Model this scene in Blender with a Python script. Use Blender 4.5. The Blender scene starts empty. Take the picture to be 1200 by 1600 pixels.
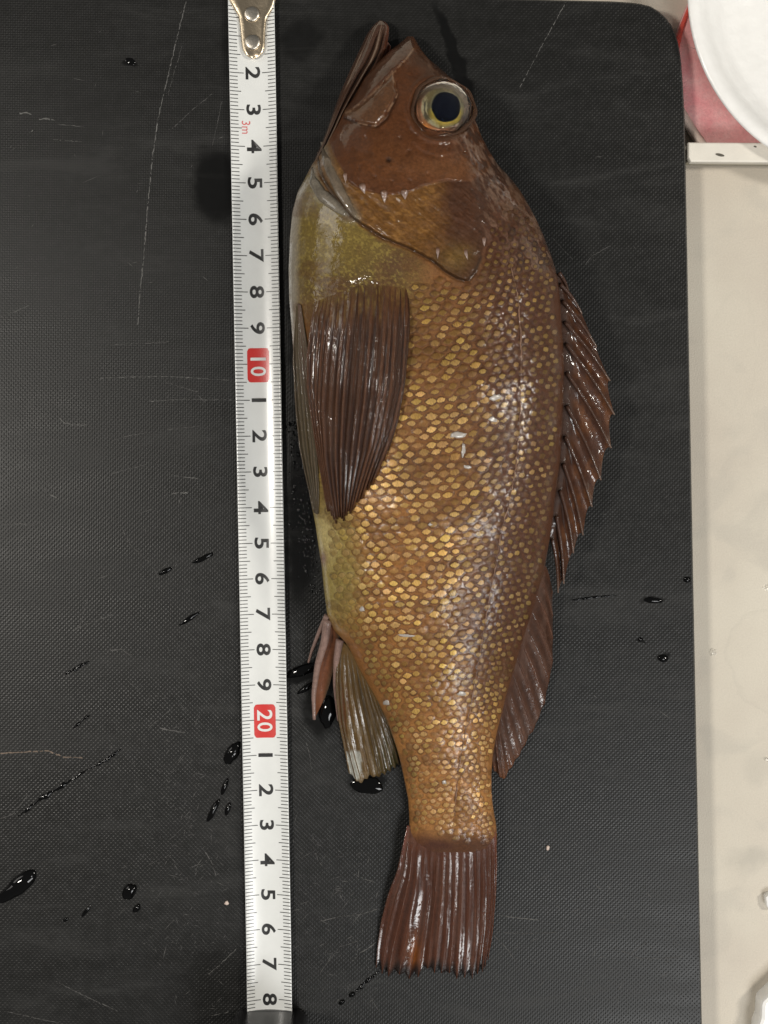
import bpy, math, random
import numpy as np
from mathutils import Vector

# ------------------------------------------------------------------ camera / light
CM = 0.01
D, F, TILT = 38.0, 2113.0, math.radians(2.7)
scene = bpy.context.scene
COL = scene.collection
_s, _c = math.sin(-TILT), math.cos(-TILT)
CAM = (0.0, -D * _s, D * _c)

cd = bpy.data.cameras.new("camera")
cam = bpy.data.objects.new("camera", cd)
COL.objects.link(cam)
cam.location = [v * CM for v in CAM]
cam.rotation_euler = (-TILT, 0, 0)
cd.sensor_fit = 'VERTICAL'
cd.sensor_height = 24.0
cd.lens = F / 1600 * 24.0
cd.clip_start = 0.01
cd.clip_end = 20.0
scene.camera = cam

w = bpy.data.worlds.new("World")
scene.world = w
w.use_nodes = True
w.node_tree.nodes["Background"].inputs[0].default_value = (0.96, 0.95, 0.93, 1)
w.node_tree.nodes["Background"].inputs[1].default_value = 0.11

def area(name, loc, target, size, power, color):
    l = bpy.data.lights.new(name, 'AREA')
    l.shape = 'RECTANGLE'
    l.size, l.size_y = size
    l.energy = power
    l.color = color
    o = bpy.data.objects.new(name, l)
    COL.objects.link(o)
    o.location = loc
    o.rotation_euler = (Vector(target) - Vector(loc)).to_track_quat('-Z', 'Y').to_euler()
    return o

area("kitchen_lamp", (-0.56, 0.02, 0.90), (0, 0, 0), (0.08, 0.14), 4.6, (1.0, 0.95, 0.87))
area("ceiling_lamp", (0.80, 0.08, 0.78), (0, 0, 0), (0.09, 0.16), 5.2, (1.0, 0.95, 0.87))
area("wall_bounce", (-0.98, 0.36, 0.52), (0, 0, 0), (0.50, 0.40), 1.7, (1.0, 0.96, 0.90))
area("window_light", (0.42, -0.60, 0.84), (0, 0, 0), (0.42, 0.30), 5.2, (0.98, 0.985, 0.98))

scene.view_settings.view_transform = 'Standard'
scene.view_settings.look = 'None'
scene.view_settings.exposure = 0.0
scene.view_settings.gamma = 1.0

rng = np.random.default_rng(7)
random.seed(7)

# ------------------------------------------------------------------ helpers
def W(px, py, z):
    """photo pixel (1200x1600) met at height z (cm above the board) -> world cm"""
    px, py, z = np.broadcast_arrays(np.asarray(px, float), np.asarray(py, float), np.asarray(z, float))
    dx = (px - 600) / F
    dy0 = (800 - py) / F
    dy = dy0 * _c + _s
    dz = dy0 * _s - _c
    k = (z - CAM[2]) / dz
    return np.stack([k * dx, CAM[1] + k * dy, z], -1)

_tab = rng.random((8, 256, 256))
def vnoise(x, y, seed=0):
    t = _tab[seed % 8]
    x = np.asarray(x, float); y = np.asarray(y, float)
    xi = np.floor(x).astype(int); yi = np.floor(y).astype(int)
    fx = x - xi; fy = y - yi
    fx = fx * fx * (3 - 2 * fx); fy = fy * fy * (3 - 2 * fy)
    a = t[xi & 255, yi & 255]; b = t[(xi + 1) & 255, yi & 255]
    c = t[xi & 255, (yi + 1) & 255]; d = t[(xi + 1) & 255, (yi + 1) & 255]
    return (a * (1 - fx) + b * fx) * (1 - fy) + (c * (1 - fx) + d * fx) * fy
def fbm(x, y, seed=0, octv=4):
    s = 0; a = .5; n = 0
    for i in range(octv):
        s = s + a * vnoise(x * 2 ** i + 17 * i, y * 2 ** i + 31 * i, seed + i); n += a; a *= .5
    return s / n
def sstep(a, b, x):
    t = np.clip((np.asarray(x, float) - a) / (b - a), 0, 1)
    return t * t * (3 - 2 * t)
def dist_line(px, py, pts):
    d = np.full(np.shape(px), 1e9)
    for (x0, y0), (x1, y1) in zip(pts[:-1], pts[1:]):
        vx, vy = x1 - x0, y1 - y0
        t = np.clip(((px - x0) * vx + (py - y0) * vy) / (vx * vx + vy * vy + 1e-9), 0, 1)
        d = np.minimum(d, np.hypot(px - x0 - t * vx, py - y0 - t * vy))
    return d
def sdf(px, py, poly):
    """signed distance, positive inside"""
    d = dist_line(px, py, list(poly) + [poly[0]])
    ins = np.zeros(np.shape(px), bool)
    n = len(poly)
    for i in range(n):
        x0, y0 = poly[i]; x1, y1 = poly[(i + 1) % n]
        if y0 == y1: continue
        c = ((y0 > py) != (y1 > py)) & (px < (x1 - x0) * (py - y0) / (y1 - y0) + x0)
        ins ^= c
    return np.where(ins, d, -d)
def blob(px, py, cx, cy, rx, ry):
    return np.exp(-(((px - cx) / rx) ** 2 + ((py - cy) / ry) ** 2))
def resample(pts, n, smooth=True):
    p = np.array(pts, float)
    s = np.r_[0, np.cumsum(np.hypot(*np.diff(p[:, :2], axis=0).T))]
    t = np.linspace(0, s[-1], n)
    out = np.stack([np.interp(t, s, p[:, k]) for k in range(p.shape[1])], -1)
    if smooth and n > 8:
        for _ in range(max(1, n // (3 * len(pts)))):
            out[1:-1] = .25 * out[:-2] + .5 * out[1:-1] + .25 * out[2:]
    return out

def empty(name, label, cat, loc, group=None):
    o = bpy.data.objects.new(name, None)
    o.empty_display_size = 0.02
    COL.objects.link(o)
    o.location = [float(v) * CM for v in loc]
    tag(o, label, cat, group)
    return o
def tag(o, label, cat, group=None):
    o["label"] = label; o["category"] = cat
    if group: o["group"] = group
def worldpos(o):
    v = Vector((0, 0, 0))
    while o is not None:
        v += o.location; o = o.parent
    return v
def mk(name, V, faces, mat, parent=None, smooth=True, attrs=None, kind=None, normals=None):
    V = np.asarray(V, float).reshape(-1, 3) * CM
    lo, hi = V.min(0), V.max(0)
    org = np.array([(lo[0] + hi[0]) / 2, (lo[1] + hi[1]) / 2, lo[2]])
    me = bpy.data.meshes.new(name)
    me.from_pydata((V - org).tolist(), [], faces.tolist() if isinstance(faces, np.ndarray) else faces)
    for k, a in (attrs or {}).items():
        a = np.asarray(a, float)
        if k == 'Col':
            if a.ndim == 1: a = np.tile(a, (len(V), 1))
            a = a.reshape(-1, a.shape[-1])
            if a.shape[1] == 3: a = np.c_[a, np.ones(len(a))]
            at = me.attributes.new('Col', 'FLOAT_COLOR', 'POINT')
            at.data.foreach_set('color', a.astype(np.float32).ravel())
        else:
            at = me.attributes.new(k, 'FLOAT_VECTOR', 'POINT')
            at.data.foreach_set('vector', a.astype(np.float32).ravel())
    if smooth:
        me.polygons.foreach_set('use_smooth', [True] * len(me.polygons))
    me.update()
    if normals is not None:
        me.normals_split_custom_set_from_vertices(normals.tolist())
    me.materials.append(mat)
    o = bpy.data.objects.new(name, me)
    COL.objects.link(o)
    if parent is not None:
        o.parent = parent
        o.location = Vector(org) - worldpos(parent)
    else:
        o.location = org
    if kind: o["kind"] = kind
    return o
def grid_faces(nr, nc, off=0, flip=False, wrap=False):
    r = np.arange(nr - 1)[:, None]; c = np.arange(nc if wrap else nc - 1)[None, :]
    a = r * nc + c; b = r * nc + (c + 1) % nc; d = (r + 1) * nc + c; e = (r + 1) * nc + (c + 1) % nc
    f = np.stack([a, d, e, b] if not flip else [a, b, e, d], -1).reshape(-1, 4)
    return f + off
def solid_grid(P, Q):
    """closed shell from a top grid P and a bottom grid Q, (nr,nc,3) each"""
    nr, nc = P.shape[:2]
    V = np.r_[P.reshape(-1, 3), Q.reshape(-1, 3)]
    n = nr * nc
    f = [grid_faces(nr, nc), grid_faces(nr, nc, n, True)]
    loop = [(0, c) for c in range(nc)] + [(r, nc - 1) for r in range(1, nr)] + \
           [(nr - 1, c) for c in range(nc - 2, -1, -1)] + [(r, 0) for r in range(nr - 2, 0, -1)]
    idx = np.array([r * nc + c for r, c in loop]); nx = np.roll(idx, -1)
    f.append(np.stack([idx, nx, nx + n, idx + n], -1))
    return V, np.concatenate(f)
def tube_mesh(P, R, sides=8, cap=True, flat=1.0):
    P = np.asarray(P, float); R = np.broadcast_to(np.asarray(R, float), (len(P),))
    T = np.gradient(P, axis=0); T /= np.linalg.norm(T, axis=1)[:, None] + 1e-9
    up = np.array([0, 0, 1.0]); X = np.cross(T, up)
    bad = np.linalg.norm(X, axis=1) < 1e-3
    X[bad] = (1, 0, 0)
    X /= np.linalg.norm(X, axis=1)[:, None]
    Y = np.cross(X, T)
    a = np.linspace(0, 2 * np.pi, sides, endpoint=False)
    V = P[:, None] + R[:, None, None] * (np.cos(a)[None, :, None] * X[:, None] + flat * np.sin(a)[None, :, None] * Y[:, None])
    f = grid_faces(len(P), sides, wrap=True).tolist()
    if cap:
        f.append(list(range(sides))); f.append([(len(P) - 1) * sides + k for k in range(sides - 1, -1, -1)])
    return V.reshape(-1, 3), f
def prism(top, z0s, z1s=None):
    """closed prism: stack of loops [(pts Nx2 in cm or Nx3)]"""
    loops = top
    n = len(loops[0]); V = np.concatenate(loops); f = []
    for k in range(len(loops) - 1):
        for i in range(n):
            j = (i + 1) % n
            f.append([k * n + i, (k + 1) * n + i, (k + 1) * n + j, k * n + j])
    f.append(list(range(n)))
    f.append([(len(loops) - 1) * n + i for i in range(n - 1, -1, -1)])
    return V, f
def lathe(profile, c, n=64):
    pr = np.array(profile, float)
    a = np.linspace(0, 2 * np.pi, n, endpoint=False)
    V = np.stack([c[0] + pr[:, 0, None] * np.cos(a), c[1] + pr[:, 0, None] * np.sin(a),
                  np.repeat(pr[:, 1, None], n, 1)], -1)
    return V.reshape(-1, 3), grid_faces(len(pr), n, wrap=True)

# ------------------------------------------------------------------ materials
class NT:
    def __init__(s, name):
        s.m = bpy.data.materials.new(name); s.m.use_nodes = True
        s.t = s.m.node_tree; s.p = s.t.nodes["Principled BSDF"]
    def n(s, typ, **kw):
        nd = s.t.nodes.new(typ)
        for k, v in kw.items():
            if k.startswith('i_'):
                nd.inputs[int(k[2:])].default_value = v
            else: setattr(nd, k, v)
        return nd
    def l(s, a, b): s.t.links.new(a, b)
    def val(s, x):
        return x
    def math(s, op, a, b=None, c=None, clamp=False):
        nd = s.n('ShaderNodeMath', operation=op); nd.use_clamp = clamp
        for i, v in enumerate((a, b, c)):
            if v is None: continue
            if isinstance(v, (int, float)): nd.inputs[i].default_value = v
            else: s.l(v, nd.inputs[i])
        return nd.outputs[0]
    def pos(s, scale=100.0):
        g = s.n('ShaderNodeNewGeometry'); m = s.n('ShaderNodeVectorMath', operation='SCALE')
        s.l(g.outputs['Position'], m.inputs[0]); m.inputs['Scale'].default_value = scale
        return m.outputs[0]
    def noise(s, vec, scale, detail=3, rough=.55, dist=0):
        nd = s.n('ShaderNodeTexNoise'); s.l(vec, nd.inputs['Vector'])
        nd.inputs['Scale'].default_value = scale; nd.inputs['Detail'].default_value = detail
        nd.inputs['Roughness'].default_value = rough; nd.inputs['Distortion'].default_value = dist
        return nd.outputs[0]
    def rng(s, v, a, b, c, d, smooth=False):
        nd = s.n('ShaderNodeMapRange')
        if smooth: nd.interpolation_type = 'SMOOTHSTEP'
        s.l(v, nd.inputs[0])
        for i, x in enumerate((a, b, c, d)): nd.inputs[i + 1].default_value = x
        return nd.outputs[0]
    def mix(s, f, a, b, mode='MIX'):
        nd = s.n('ShaderNodeMix', data_type='RGBA', blend_type=mode)
        for v, i in ((f, 0), (a, 6), (b, 7)):
            if isinstance(v, (int, float)): nd.inputs[i].default_value = v
            elif isinstance(v, tuple): nd.inputs[i].default_value = (*v, 1)
            else: s.l(v, nd.inputs[i])
        return nd.outputs[2]
    def attr(s, name):
        return s.n('ShaderNodeAttribute', attribute_name=name)
    def bump(s, h, strength, dist, prev=None):
        nd = s.n('ShaderNodeBump'); s.l(h, nd.inputs['Height'])
        nd.inputs['Strength'].default_value = strength; nd.inputs['Distance'].default_value = dist
        if prev is not None: s.l(prev, nd.inputs['Normal'])
        return nd.outputs[0]
    def set(s, **kw):
        names = dict(col='Base Color', rough='Roughness', metal='Metallic', coat='Coat Weight', crough='Coat Roughness',
                     spec='Specular IOR Level', trans='Transmission Weight', ior='IOR', alpha='Alpha', normal='Normal',
                     cnormal='Coat Normal', sss='Subsurface Weight', cior='Coat IOR')
        for k, v in kw.items():
            i = s.p.inputs[names[k]]
            if isinstance(v, tuple): i.default_value = (*v, 1)
            elif isinstance(v, (int, float)): i.default_value = v
            else: s.l(v, i)
        return s

def simple(name, col, rough=.5, metal=0, coat=0, var=.12, bscale=30, bstr=.15, bdist=.0002, crough=.1, spec=.5):
    t = NT(name); p = t.pos()
    n = t.noise(p, 2.2, 4)
    k = t.rng(n, .25, .75, 1 - var, 1 + var)
    c = t.mix(1.0, tuple(col), k, 'MULTIPLY')
    b = t.bump(t.noise(p, bscale, 2), bstr, bdist)
    t.set(col=c, rough=rough, metal=metal, coat=coat, crough=crough, normal=b, spec=spec)
    return t.m

def fish_mat(name, rough=.42, coat=1.0, crough=.05, mott=.3, fine=14, bd=.0006, wet=.00030, wscale=5.0, film=True):
    t = NT(name); p = t.pos()
    a = t.attr('Col').outputs['Color']
    n1 = t.noise(p, fine, 4, .6); n2 = t.noise(p, fine * 3.1, 2)
    k = t.math('MULTIPLY', t.rng(n1, .25, .75, 1 - mott, 1 + mott), t.rng(n2, .2, .8, 1 - mott * .6, 1 + mott * .6))
    c = t.mix(1.0, a, k, 'MULTIPLY')
    b = t.bump(n2, .35, bd)
    wn = t.noise(p, wscale, 3, .6)
    cb = t.bump(wn, .5, wet)
    cw = coat
    if film:
        cw = t.math('MULTIPLY', t.attr('Col').outputs['Alpha'], coat)
        cb.node.inputs['Strength'].default_value = .5
        t.l(t.rng(t.attr('Col').outputs['Alpha'], .6, 1.0, .55, .12), cb.node.inputs['Strength'])
    else:
        mp = t.n('ShaderNodeMapping'); t.l(p, mp.inputs[0]); mp.inputs['Scale'].default_value = (3.2, .55, 1.5)
        cw = t.math('MULTIPLY', t.math('MAXIMUM', t.rng(t.noise(mp.outputs[0], 1.0, 4, .65), .47, .63, .05, .9, True), t.math('SUBTRACT', 1.0, t.attr('Col').outputs['Alpha'])), coat)
    t.set(col=c, rough=rough, coat=cw, crough=crough, normal=b, cnormal=cb, spec=.14, cior=1.6)
    return t.m

M = {}
M['skin'] = fish_mat('fish_skin')
M['fin'] = fish_mat('wet_fin', rough=.4, coat=1.0, crough=.03, mott=.22, fine=9, bd=.0004, wet=.00035, wscale=5, film=False)
M['ray'] = fish_mat('wet_fin_ray', rough=.38, coat=1.0, crough=.04, mott=.25, fine=8, bd=.0004, wet=.0006, wscale=6, film=False)

# scale: gold lens with a brown margin
t = NT('fish_scale'); p = t.pos()
lc = t.attr('lc').outputs['Vector']; sx = t.n('ShaderNodeSeparateXYZ'); t.l(lc, sx.inputs[0])
aa, bb, rr = sx.outputs[0], sx.outputs[1], sx.outputs[2]
gold = t.attr('Col').outputs['Color']; galpha = t.attr('Col').outputs['Alpha']
nz = t.noise(p, 22, 3, .6); nz2 = t.noise(p, 9, 3)
d1 = t.math('POWER', t.math('DIVIDE', t.math('ABSOLUTE', aa), .78), 1.45)
d2 = t.math('POWER', t.math('DIVIDE', t.math('ABSOLUTE', t.math('SUBTRACT', bb, .24)), .50), 1.45)
dd = t.math('ADD', t.math('ADD', d1, d2), t.rng(nz, .2, .8, -.38, .38))
mask = t.rng(dd, .62, .98, 1, 0, True)
# fine radial streaks through the gold
st = t.n('ShaderNodeCombineXYZ'); t.l(t.math('MULTIPLY', aa, 9.0), st.inputs[0]); t.l(t.math('MULTIPLY', bb, 1.6), st.inputs[1]); t.l(t.math('MULTIPLY', rr, 40.0), st.inputs[2])
stn = t.noise(st.outputs[0], 1.0, 3, .6)
g2 = t.mix(1.0, gold, t.rng(stn, .3, .7, .62, 1.22), 'MULTIPLY')
edge = t.mix(1.0, t.attr('mg').outputs['Color'], t.rng(nz2, .3, .7, .55, 1.25), 'MULTIPLY')
edge = t.mix(t.math('MULTIPLY', galpha, t.rng(dd, .85, 1.6, .75, 0, True)), edge, (.050, .018, .006))
c = t.mix(t.math('MULTIPLY', mask, galpha), edge, g2)
b = t.bump(t.math('ADD', t.math('MULTIPLY', mask, .6), t.math('MULTIPLY', nz, .8)), .5, .0003)
cb = t.bump(t.noise(p, 9, 3, .6), .6, .0003)
t.set(col=c, rough=t.rng(mask, 0, 1, .45, .36), metal=t.math('MULTIPLY', mask, .25), coat=t.rng(t.noise(p, .9, 4, .65), .42, .64, .08, .68, True), crough=.05, normal=b, cnormal=cb, spec=.25, cior=1.6)
M['scale'] = t.m

# board: black textured plastic
t = NT('black_board_plastic'); p = t.pos()
sp = t.n('ShaderNodeSeparateXYZ'); t.l(p, sp.inputs[0])
K = 2 * math.pi / .092
ca, sa = math.cos(math.radians(44)), math.sin(math.radians(44))
x, y = sp.outputs[0], sp.outputs[1]
u1 = t.math('ADD', t.math('MULTIPLY', x, ca * K), t.math('MULTIPLY', y, sa * K))
v1 = t.math('ADD', t.math('MULTIPLY', x, -sa * K), t.math('MULTIPLY', y, ca * K))
gu_ = t.math('MULTIPLY', t.math('COSINE', u1), t.math('ADD', t.math('MULTIPLY', t.math('SINE', v1), .75), .0))
gv_ = t.math('MULTIPLY', t.math('COSINE', v1), t.math('ADD', t.math('SINE', u1), .75))
big = t.noise(p, .35, 3); med = t.noise(p, 3.5, 4, .65); fin_ = t.noise(p, 40, 2)
# wet places on the board (x, y, rx, ry, angle in cm)
WET = []
def wet(px, py, rx, ry, ang=0, k=1.0):
    c_ = W(px, py, 0); WET.append((c_[0], c_[1], rx / 55.6, ry / 55.6, ang, k))
wet(338, 290, 46, 72, 5, 1.0); wet(478, 760, 34, 230, -4, 1.0); wet(470, 480, 26, 220, 0, .8)
wet(470, 65, 42, 34, 40, .55); wet(710, 85, 12, 96, 21, 1.0); wet(500, 1105, 34, 60, 0, .8)
wet(476, 1050, 36, 18, 20, .9); wet(574, 1222, 34, 20, 0, .9)
wet(204, 96, 11, 9, 0, .9)
wet(1022, 938, 22, 7, 0, .8); wet(1036, 1029, 11, 7, 10, .8); wet(1001, 999, 5, 5, 0, .8); wet(1074, 906, 8, 6, 0, .8)
wet(368, 60, 26, 90, 0, .35)
acc = None
wn = t.n('ShaderNodeTexNoise'); t.l(p, wn.inputs['Vector']); wn.inputs['Scale'].default_value = 2.2; wn.inputs['Detail'].default_value = 3
wob = t.n('ShaderNodeVectorMath', operation='MULTIPLY_ADD')
t.l(wn.outputs['Color'], wob.inputs[0]); wob.inputs[1].default_value = (.5, .5, 0); t.l(p, wob.inputs[2])
for (wx, wy, rx, ry, ang, kk) in WET:
    mp = t.n('ShaderNodeMapping', vector_type='TEXTURE')
    t.l(wob.outputs[0], mp.inputs[0])
    mp.inputs['Location'].default_value = (wx + .25, wy + .25, 0); mp.inputs['Rotation'].default_value = (0, 0, math.radians(ang)); mp.inputs['Scale'].default_value = (rx, ry, 1e4)
    ln = t.n('ShaderNodeVectorMath', operation='LENGTH'); t.l(mp.outputs[0], ln.inputs[0])
    m_ = t.rng(ln.outputs['Value'], .55, 1.05, kk, 0, True)
    acc = m_ if acc is None else t.math('MAXIMUM', acc, m_)
dry = t.math('SUBTRACT', 1.0, acc)
c = t.mix(t.rng(med, .35, .75, 0, 1), (.0075, .0074, .0066), (.0125, .0122, .0114))
c = t.mix(t.math('MULTIPLY', acc, .75), c, (.004, .004, .004))
amp = t.math('MULTIPLY', dry, t.rng(med, .3, .7, .08, .16))
nx_ = t.math('SUBTRACT', t.math('MULTIPLY', gu_, ca), t.math('MULTIPLY', gv_, sa))
ny_ = t.math('ADD', t.math('MULTIPLY', gu_, sa), t.math('MULTIPLY', gv_, ca))
cmb = t.n('ShaderNodeCombineXYZ'); t.l(t.math('MULTIPLY', nx_, amp), cmb.inputs[0]); t.l(t.math('MULTIPLY', ny_, amp), cmb.inputs[1]); cmb.inputs[2].default_value = 1.0
nrm_ = t.n('ShaderNodeVectorMath', operation='NORMALIZE'); t.l(cmb.outputs[0], nrm_.inputs[0])
b2 = t.bump(fin_, .12, .0001, nrm_.outputs[0])
smp = t.n('ShaderNodeMapping'); t.l(p, smp.inputs[0]); smp.inputs['Rotation'].default_value = (0, 0, .9); smp.inputs['Scale'].default_value = (.25, 1.1, 1)
smear = t.noise(smp.outputs[0], .9, 5, .62, .8)
c = t.mix(t.rng(smear, .52, .72, 0, .55, True), c, (.024, .0235, .022))
t.set(col=c, rough=t.math('ADD', t.math('MULTIPLY', dry, t.rng(smear, .3, .7, .15, .27)), .20), spec=.35, normal=b2)
M['board'] = t.m
M['board_edge'] = simple('worn_board_edge', (.05, .048, .043), .6, var=.4, bscale=12, bstr=.5)
M['board_side'] = simple('board_side_plastic', (.02, .02, .019), .55)
M['scratch'] = simple('scratched_plastic', (.115, .112, .105), .7, var=.4, bscale=50)
M['scratch_faint'] = simple('faint_scratched_plastic', (.075, .072, .068), .7, var=.4, bscale=50)
M['scratch_brown'] = simple('stained_scratch', (.16, .12, .09), .7, var=.4, bscale=50)

t = NT('water')
t.set(col=(1, 1, 1), rough=.0, trans=1.0, ior=1.33)
M['water'] = t.m
t = NT('dark_water'); t.set(col=(.003, .003, .003), rough=.015, spec=.5, ior=1.4); M['dark_water'] = t.m

t = NT('countertop_laminate'); p = t.pos()
n1 = t.noise(p, .12, 4, .6); n2 = t.noise(p, 22, 3, .6); n3 = t.noise(p, .55, 3, .5, .6)
c = t.mix(t.rng(n1, .35, .65, 0, 1), (.54, .48, .40), (.63, .58, .485))
c = t.mix(t.rng(n3, .56, .72, 0, .35, True), c, (.46, .43, .37))
c = t.mix(1.0, c, t.rng(n2, .25, .75, .95, 1.05), 'MULTIPLY')
cw_ = t.n('ShaderNodeTexNoise'); t.l(p, cw_.inputs['Vector']); cw_.inputs['Scale'].default_value = .7; cw_.inputs['Detail'].default_value = 4
cwo = t.n('ShaderNodeVectorMath', operation='MULTIPLY_ADD'); t.l(cw_.outputs['Color'], cwo.inputs[0]); cwo.inputs[1].default_value = (1.6, 1.6, 0); t.l(p, cwo.inputs[2])
for (sx_, sy_, rx, ry, ring, kk) in ((1165, 1345, 38, 30, 0, .42), (1200, 1030, 62, 75, 1, .10), (1190, 1200, 30, 30, 0, .22), (1140, 560, 40, 90, 1, .05), (1130, 780, 60, 40, 1, .04)):
    cc_ = W(sx_, sy_, -1.0)
    mp = t.n('ShaderNodeMapping', vector_type='TEXTURE'); t.l(cwo.outputs[0], mp.inputs[0])
    mp.inputs['Location'].default_value = (cc_[0] + .8, cc_[1] + .8, 0); mp.inputs['Scale'].default_value = (rx / 53, ry / 53, 1e4)
    ln = t.n('ShaderNodeVectorMath', operation='LENGTH'); t.l(mp.outputs[0], ln.inputs[0])
    if ring:
        m_ = t.math('MULTIPLY', t.rng(ln.outputs['Value'], .86, 1.0, 0, kk, True), t.rng(ln.outputs['Value'], 1.0, 1.04, 1, 0, True))
    else: m_ = t.rng(ln.outputs['Value'], .2, 1.1, kk, 0, True)
    c = t.mix(m_, c, (.36, .34, .29))
t.set(col=c, rough=.5, normal=t.bump(n2, .3, .0003), spec=.35)
M['counter'] = t.m

M['tape_white'] = simple('tape_white_lacquer', (.76, .77, .75), .32, coat=.55, var=.03, bscale=9, bstr=.08, crough=.16)
M['tape_black'] = simple('tape_black_print', (.022, .022, .022), .4, coat=.5, var=.1, crough=.16)
M['tape_red'] = simple('tape_red_print', (.62, .035, .03), .38, coat=.5, var=.06, crough=.16)
M['tape_pinkred'] = simple('tape_small_red_print', (.62, .12, .12), .45, var=.06)
M['hook'] = simple('hook_metal', (.70, .58, .42), .30, metal=1.0, var=.12, bscale=7, bstr=.3)
M['rivet'] = simple('rivet_metal', (.62, .57, .49), .34, metal=1.0, var=.1, bscale=9, bstr=.3)
M['case'] = simple('tape_case_plastic', (.012, .012, .013), .33, var=.15, bscale=45, bstr=.3)
M['white_plastic'] = simple('white_plastic', (.90, .89, .86), .35, coat=.2, var=.03, bscale=3, bstr=.25, bdist=.001)
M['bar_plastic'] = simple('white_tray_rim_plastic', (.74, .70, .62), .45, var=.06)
M['shaded_olive'] = simple('shaded_tray_wall', (.40, .36, .26), .5, var=.08)  # shade on the outer wall put into its colour, darker than the rim
M['speck'] = simple('dark_speck', (.09, .08, .06), .6)
M['slime'] = simple('white_slime', (.42, .38, .34), .15, coat=1.0, var=.1, bscale=20, bstr=.5)
M['pale_spine'] = simple('pale_bone_spine', (.30, .225, .19), .3, coat=1.0, var=.5)
t = NT('pink_mottled_plastic'); p = t.pos()
n1 = t.noise(p, 1.5, 4, .65); n2 = t.noise(p, 14, 3, .7)
c = t.mix(t.rng(n1, .3, .7, 0, 1), (.80, .30, .31), (.86, .50, .48))
c = t.mix(1.0, c, t.rng(n2, .25, .75, .9, 1.1), 'MULTIPLY')
t.set(col=c, rough=.5, normal=t.bump(n2, .4, .0006))
M['pink'] = t.m
M['red_rim'] = simple('red_translucent_rim', (.70, .09, .065), .25, coat=.6, var=.2)
M['pale_rim'] = simple('pale_pink_rim', (.62, .50, .43), .4, var=.1)

# ------------------------------------------------------------------ setting: countertop
ZC = -1.0
g = np.linspace(-60, 60, 13)
PX, PY = np.meshgrid(g, g)
ct = mk('countertop', np.stack([PX, PY, np.full_like(PX, ZC)], -1).reshape(-1, 3), grid_faces(13, 13, flip=True), M['counter'])
ct["kind"] = "structure"

# ------------------------------------------------------------------ cutting board
b_px = [(1071, 190), (1068, 130), (1065, 92), (1060, 62), (1051, 40), (1037, 21), (1018, 9), (995, 3.5), (960, 1),
        (700, -5), (200, -15), (-200, -22), (-262, -8), (-300, 40), (-302, 120), (-280, 900), (-262, 1650), (-250, 1720),
        (-205, 1760), (-120, 1772), (600, 1768), (1010, 1766), (1062, 1752), (1092, 1715), (1101, 1660), (1097.5, 1600), (1084, 900)]
bp = np.array(b_px, float)
bp = resample(list(bp) + [bp[0]], 400, False)[:-1]
bw = W(bp[:, 0], bp[:, 1], 0)[:, :2]
cen = bw.mean(0)
def inset(poly, d):
    nx = np.roll(poly, -1, 0) - np.roll(poly, 1, 0)
    nx /= np.linalg.norm(nx, axis=1)[:, None]
    nrm = np.stack([-nx[:, 1], nx[:, 0]], -1)
    sgn = np.sign(((cen - poly) * nrm).sum(1).mean())
    return poly + nrm * d * sgn
board = empty('cutting_board', 'large black textured plastic cutting board lying under the fish and the tape', 'cutting board', (cen[0], cen[1], ZC))
def lp(poly, z): return np.c_[poly, np.full(len(poly), z)]
l0 = lp(inset(bw, .055), 0); 
mk('top_surface', l0, [list(range(len(l0)))[::-1]], M['board'], board, smooth=False)
V, f = prism([l0, lp(inset(bw, .012), -.03), lp(bw, -.08)], 0)
mk('edge_chamfer', V, f[:-2], M['board_edge'], board)
V, f = prism([lp(bw, -.08), lp(bw, -.92), lp(inset(bw, .06), ZC)], 0)
mk('side_wall', V, f[:-2] + [f[-1]], M['board_side'], board)

def strip(pts, width, z=.004, n=None):
    """thin raised hairline along photo pixels, with gaps"""
    p_ = resample(pts, n or max(6, int(sum(np.hypot(b[0] - a[0], b[1] - a[1]) for a, b in zip(pts[:-1], pts[1:])) / 2.5)), False)
    p_[:, 0] += rng.normal(0, .35, len(p_)); p_[:, 1] += rng.normal(0, .35, len(p_))
    P = W(p_[:, 0], p_[:, 1], z)
    T = np.gradient(P, axis=0); T /= np.linalg.norm(T, axis=1)[:, None]
    N = np.stack([-T[:, 1], T[:, 0], 0 * T[:, 0]], -1)
    wd = width / 55.6 * .5 * (0.25 + .75 * rng.random(len(P)))
    wd[0] = wd[-1] = 0.0005
    A = P + N * wd[:, None]; B = P - N * wd[:, None]; Cc = P + np.array([0, 0, .006])
    V = np.stack([A, Cc, B], 1).reshape(-1, 3)
    fs = []
    on = rng.random(len(P)) < .90
    for i in range(len(P) - 1):
        if on[i]:
            a = i * 3
            fs += [[a, a + 3, a + 4, a + 1], [a + 1, a + 4, a + 5, a + 2]]
    return V, fs
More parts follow.
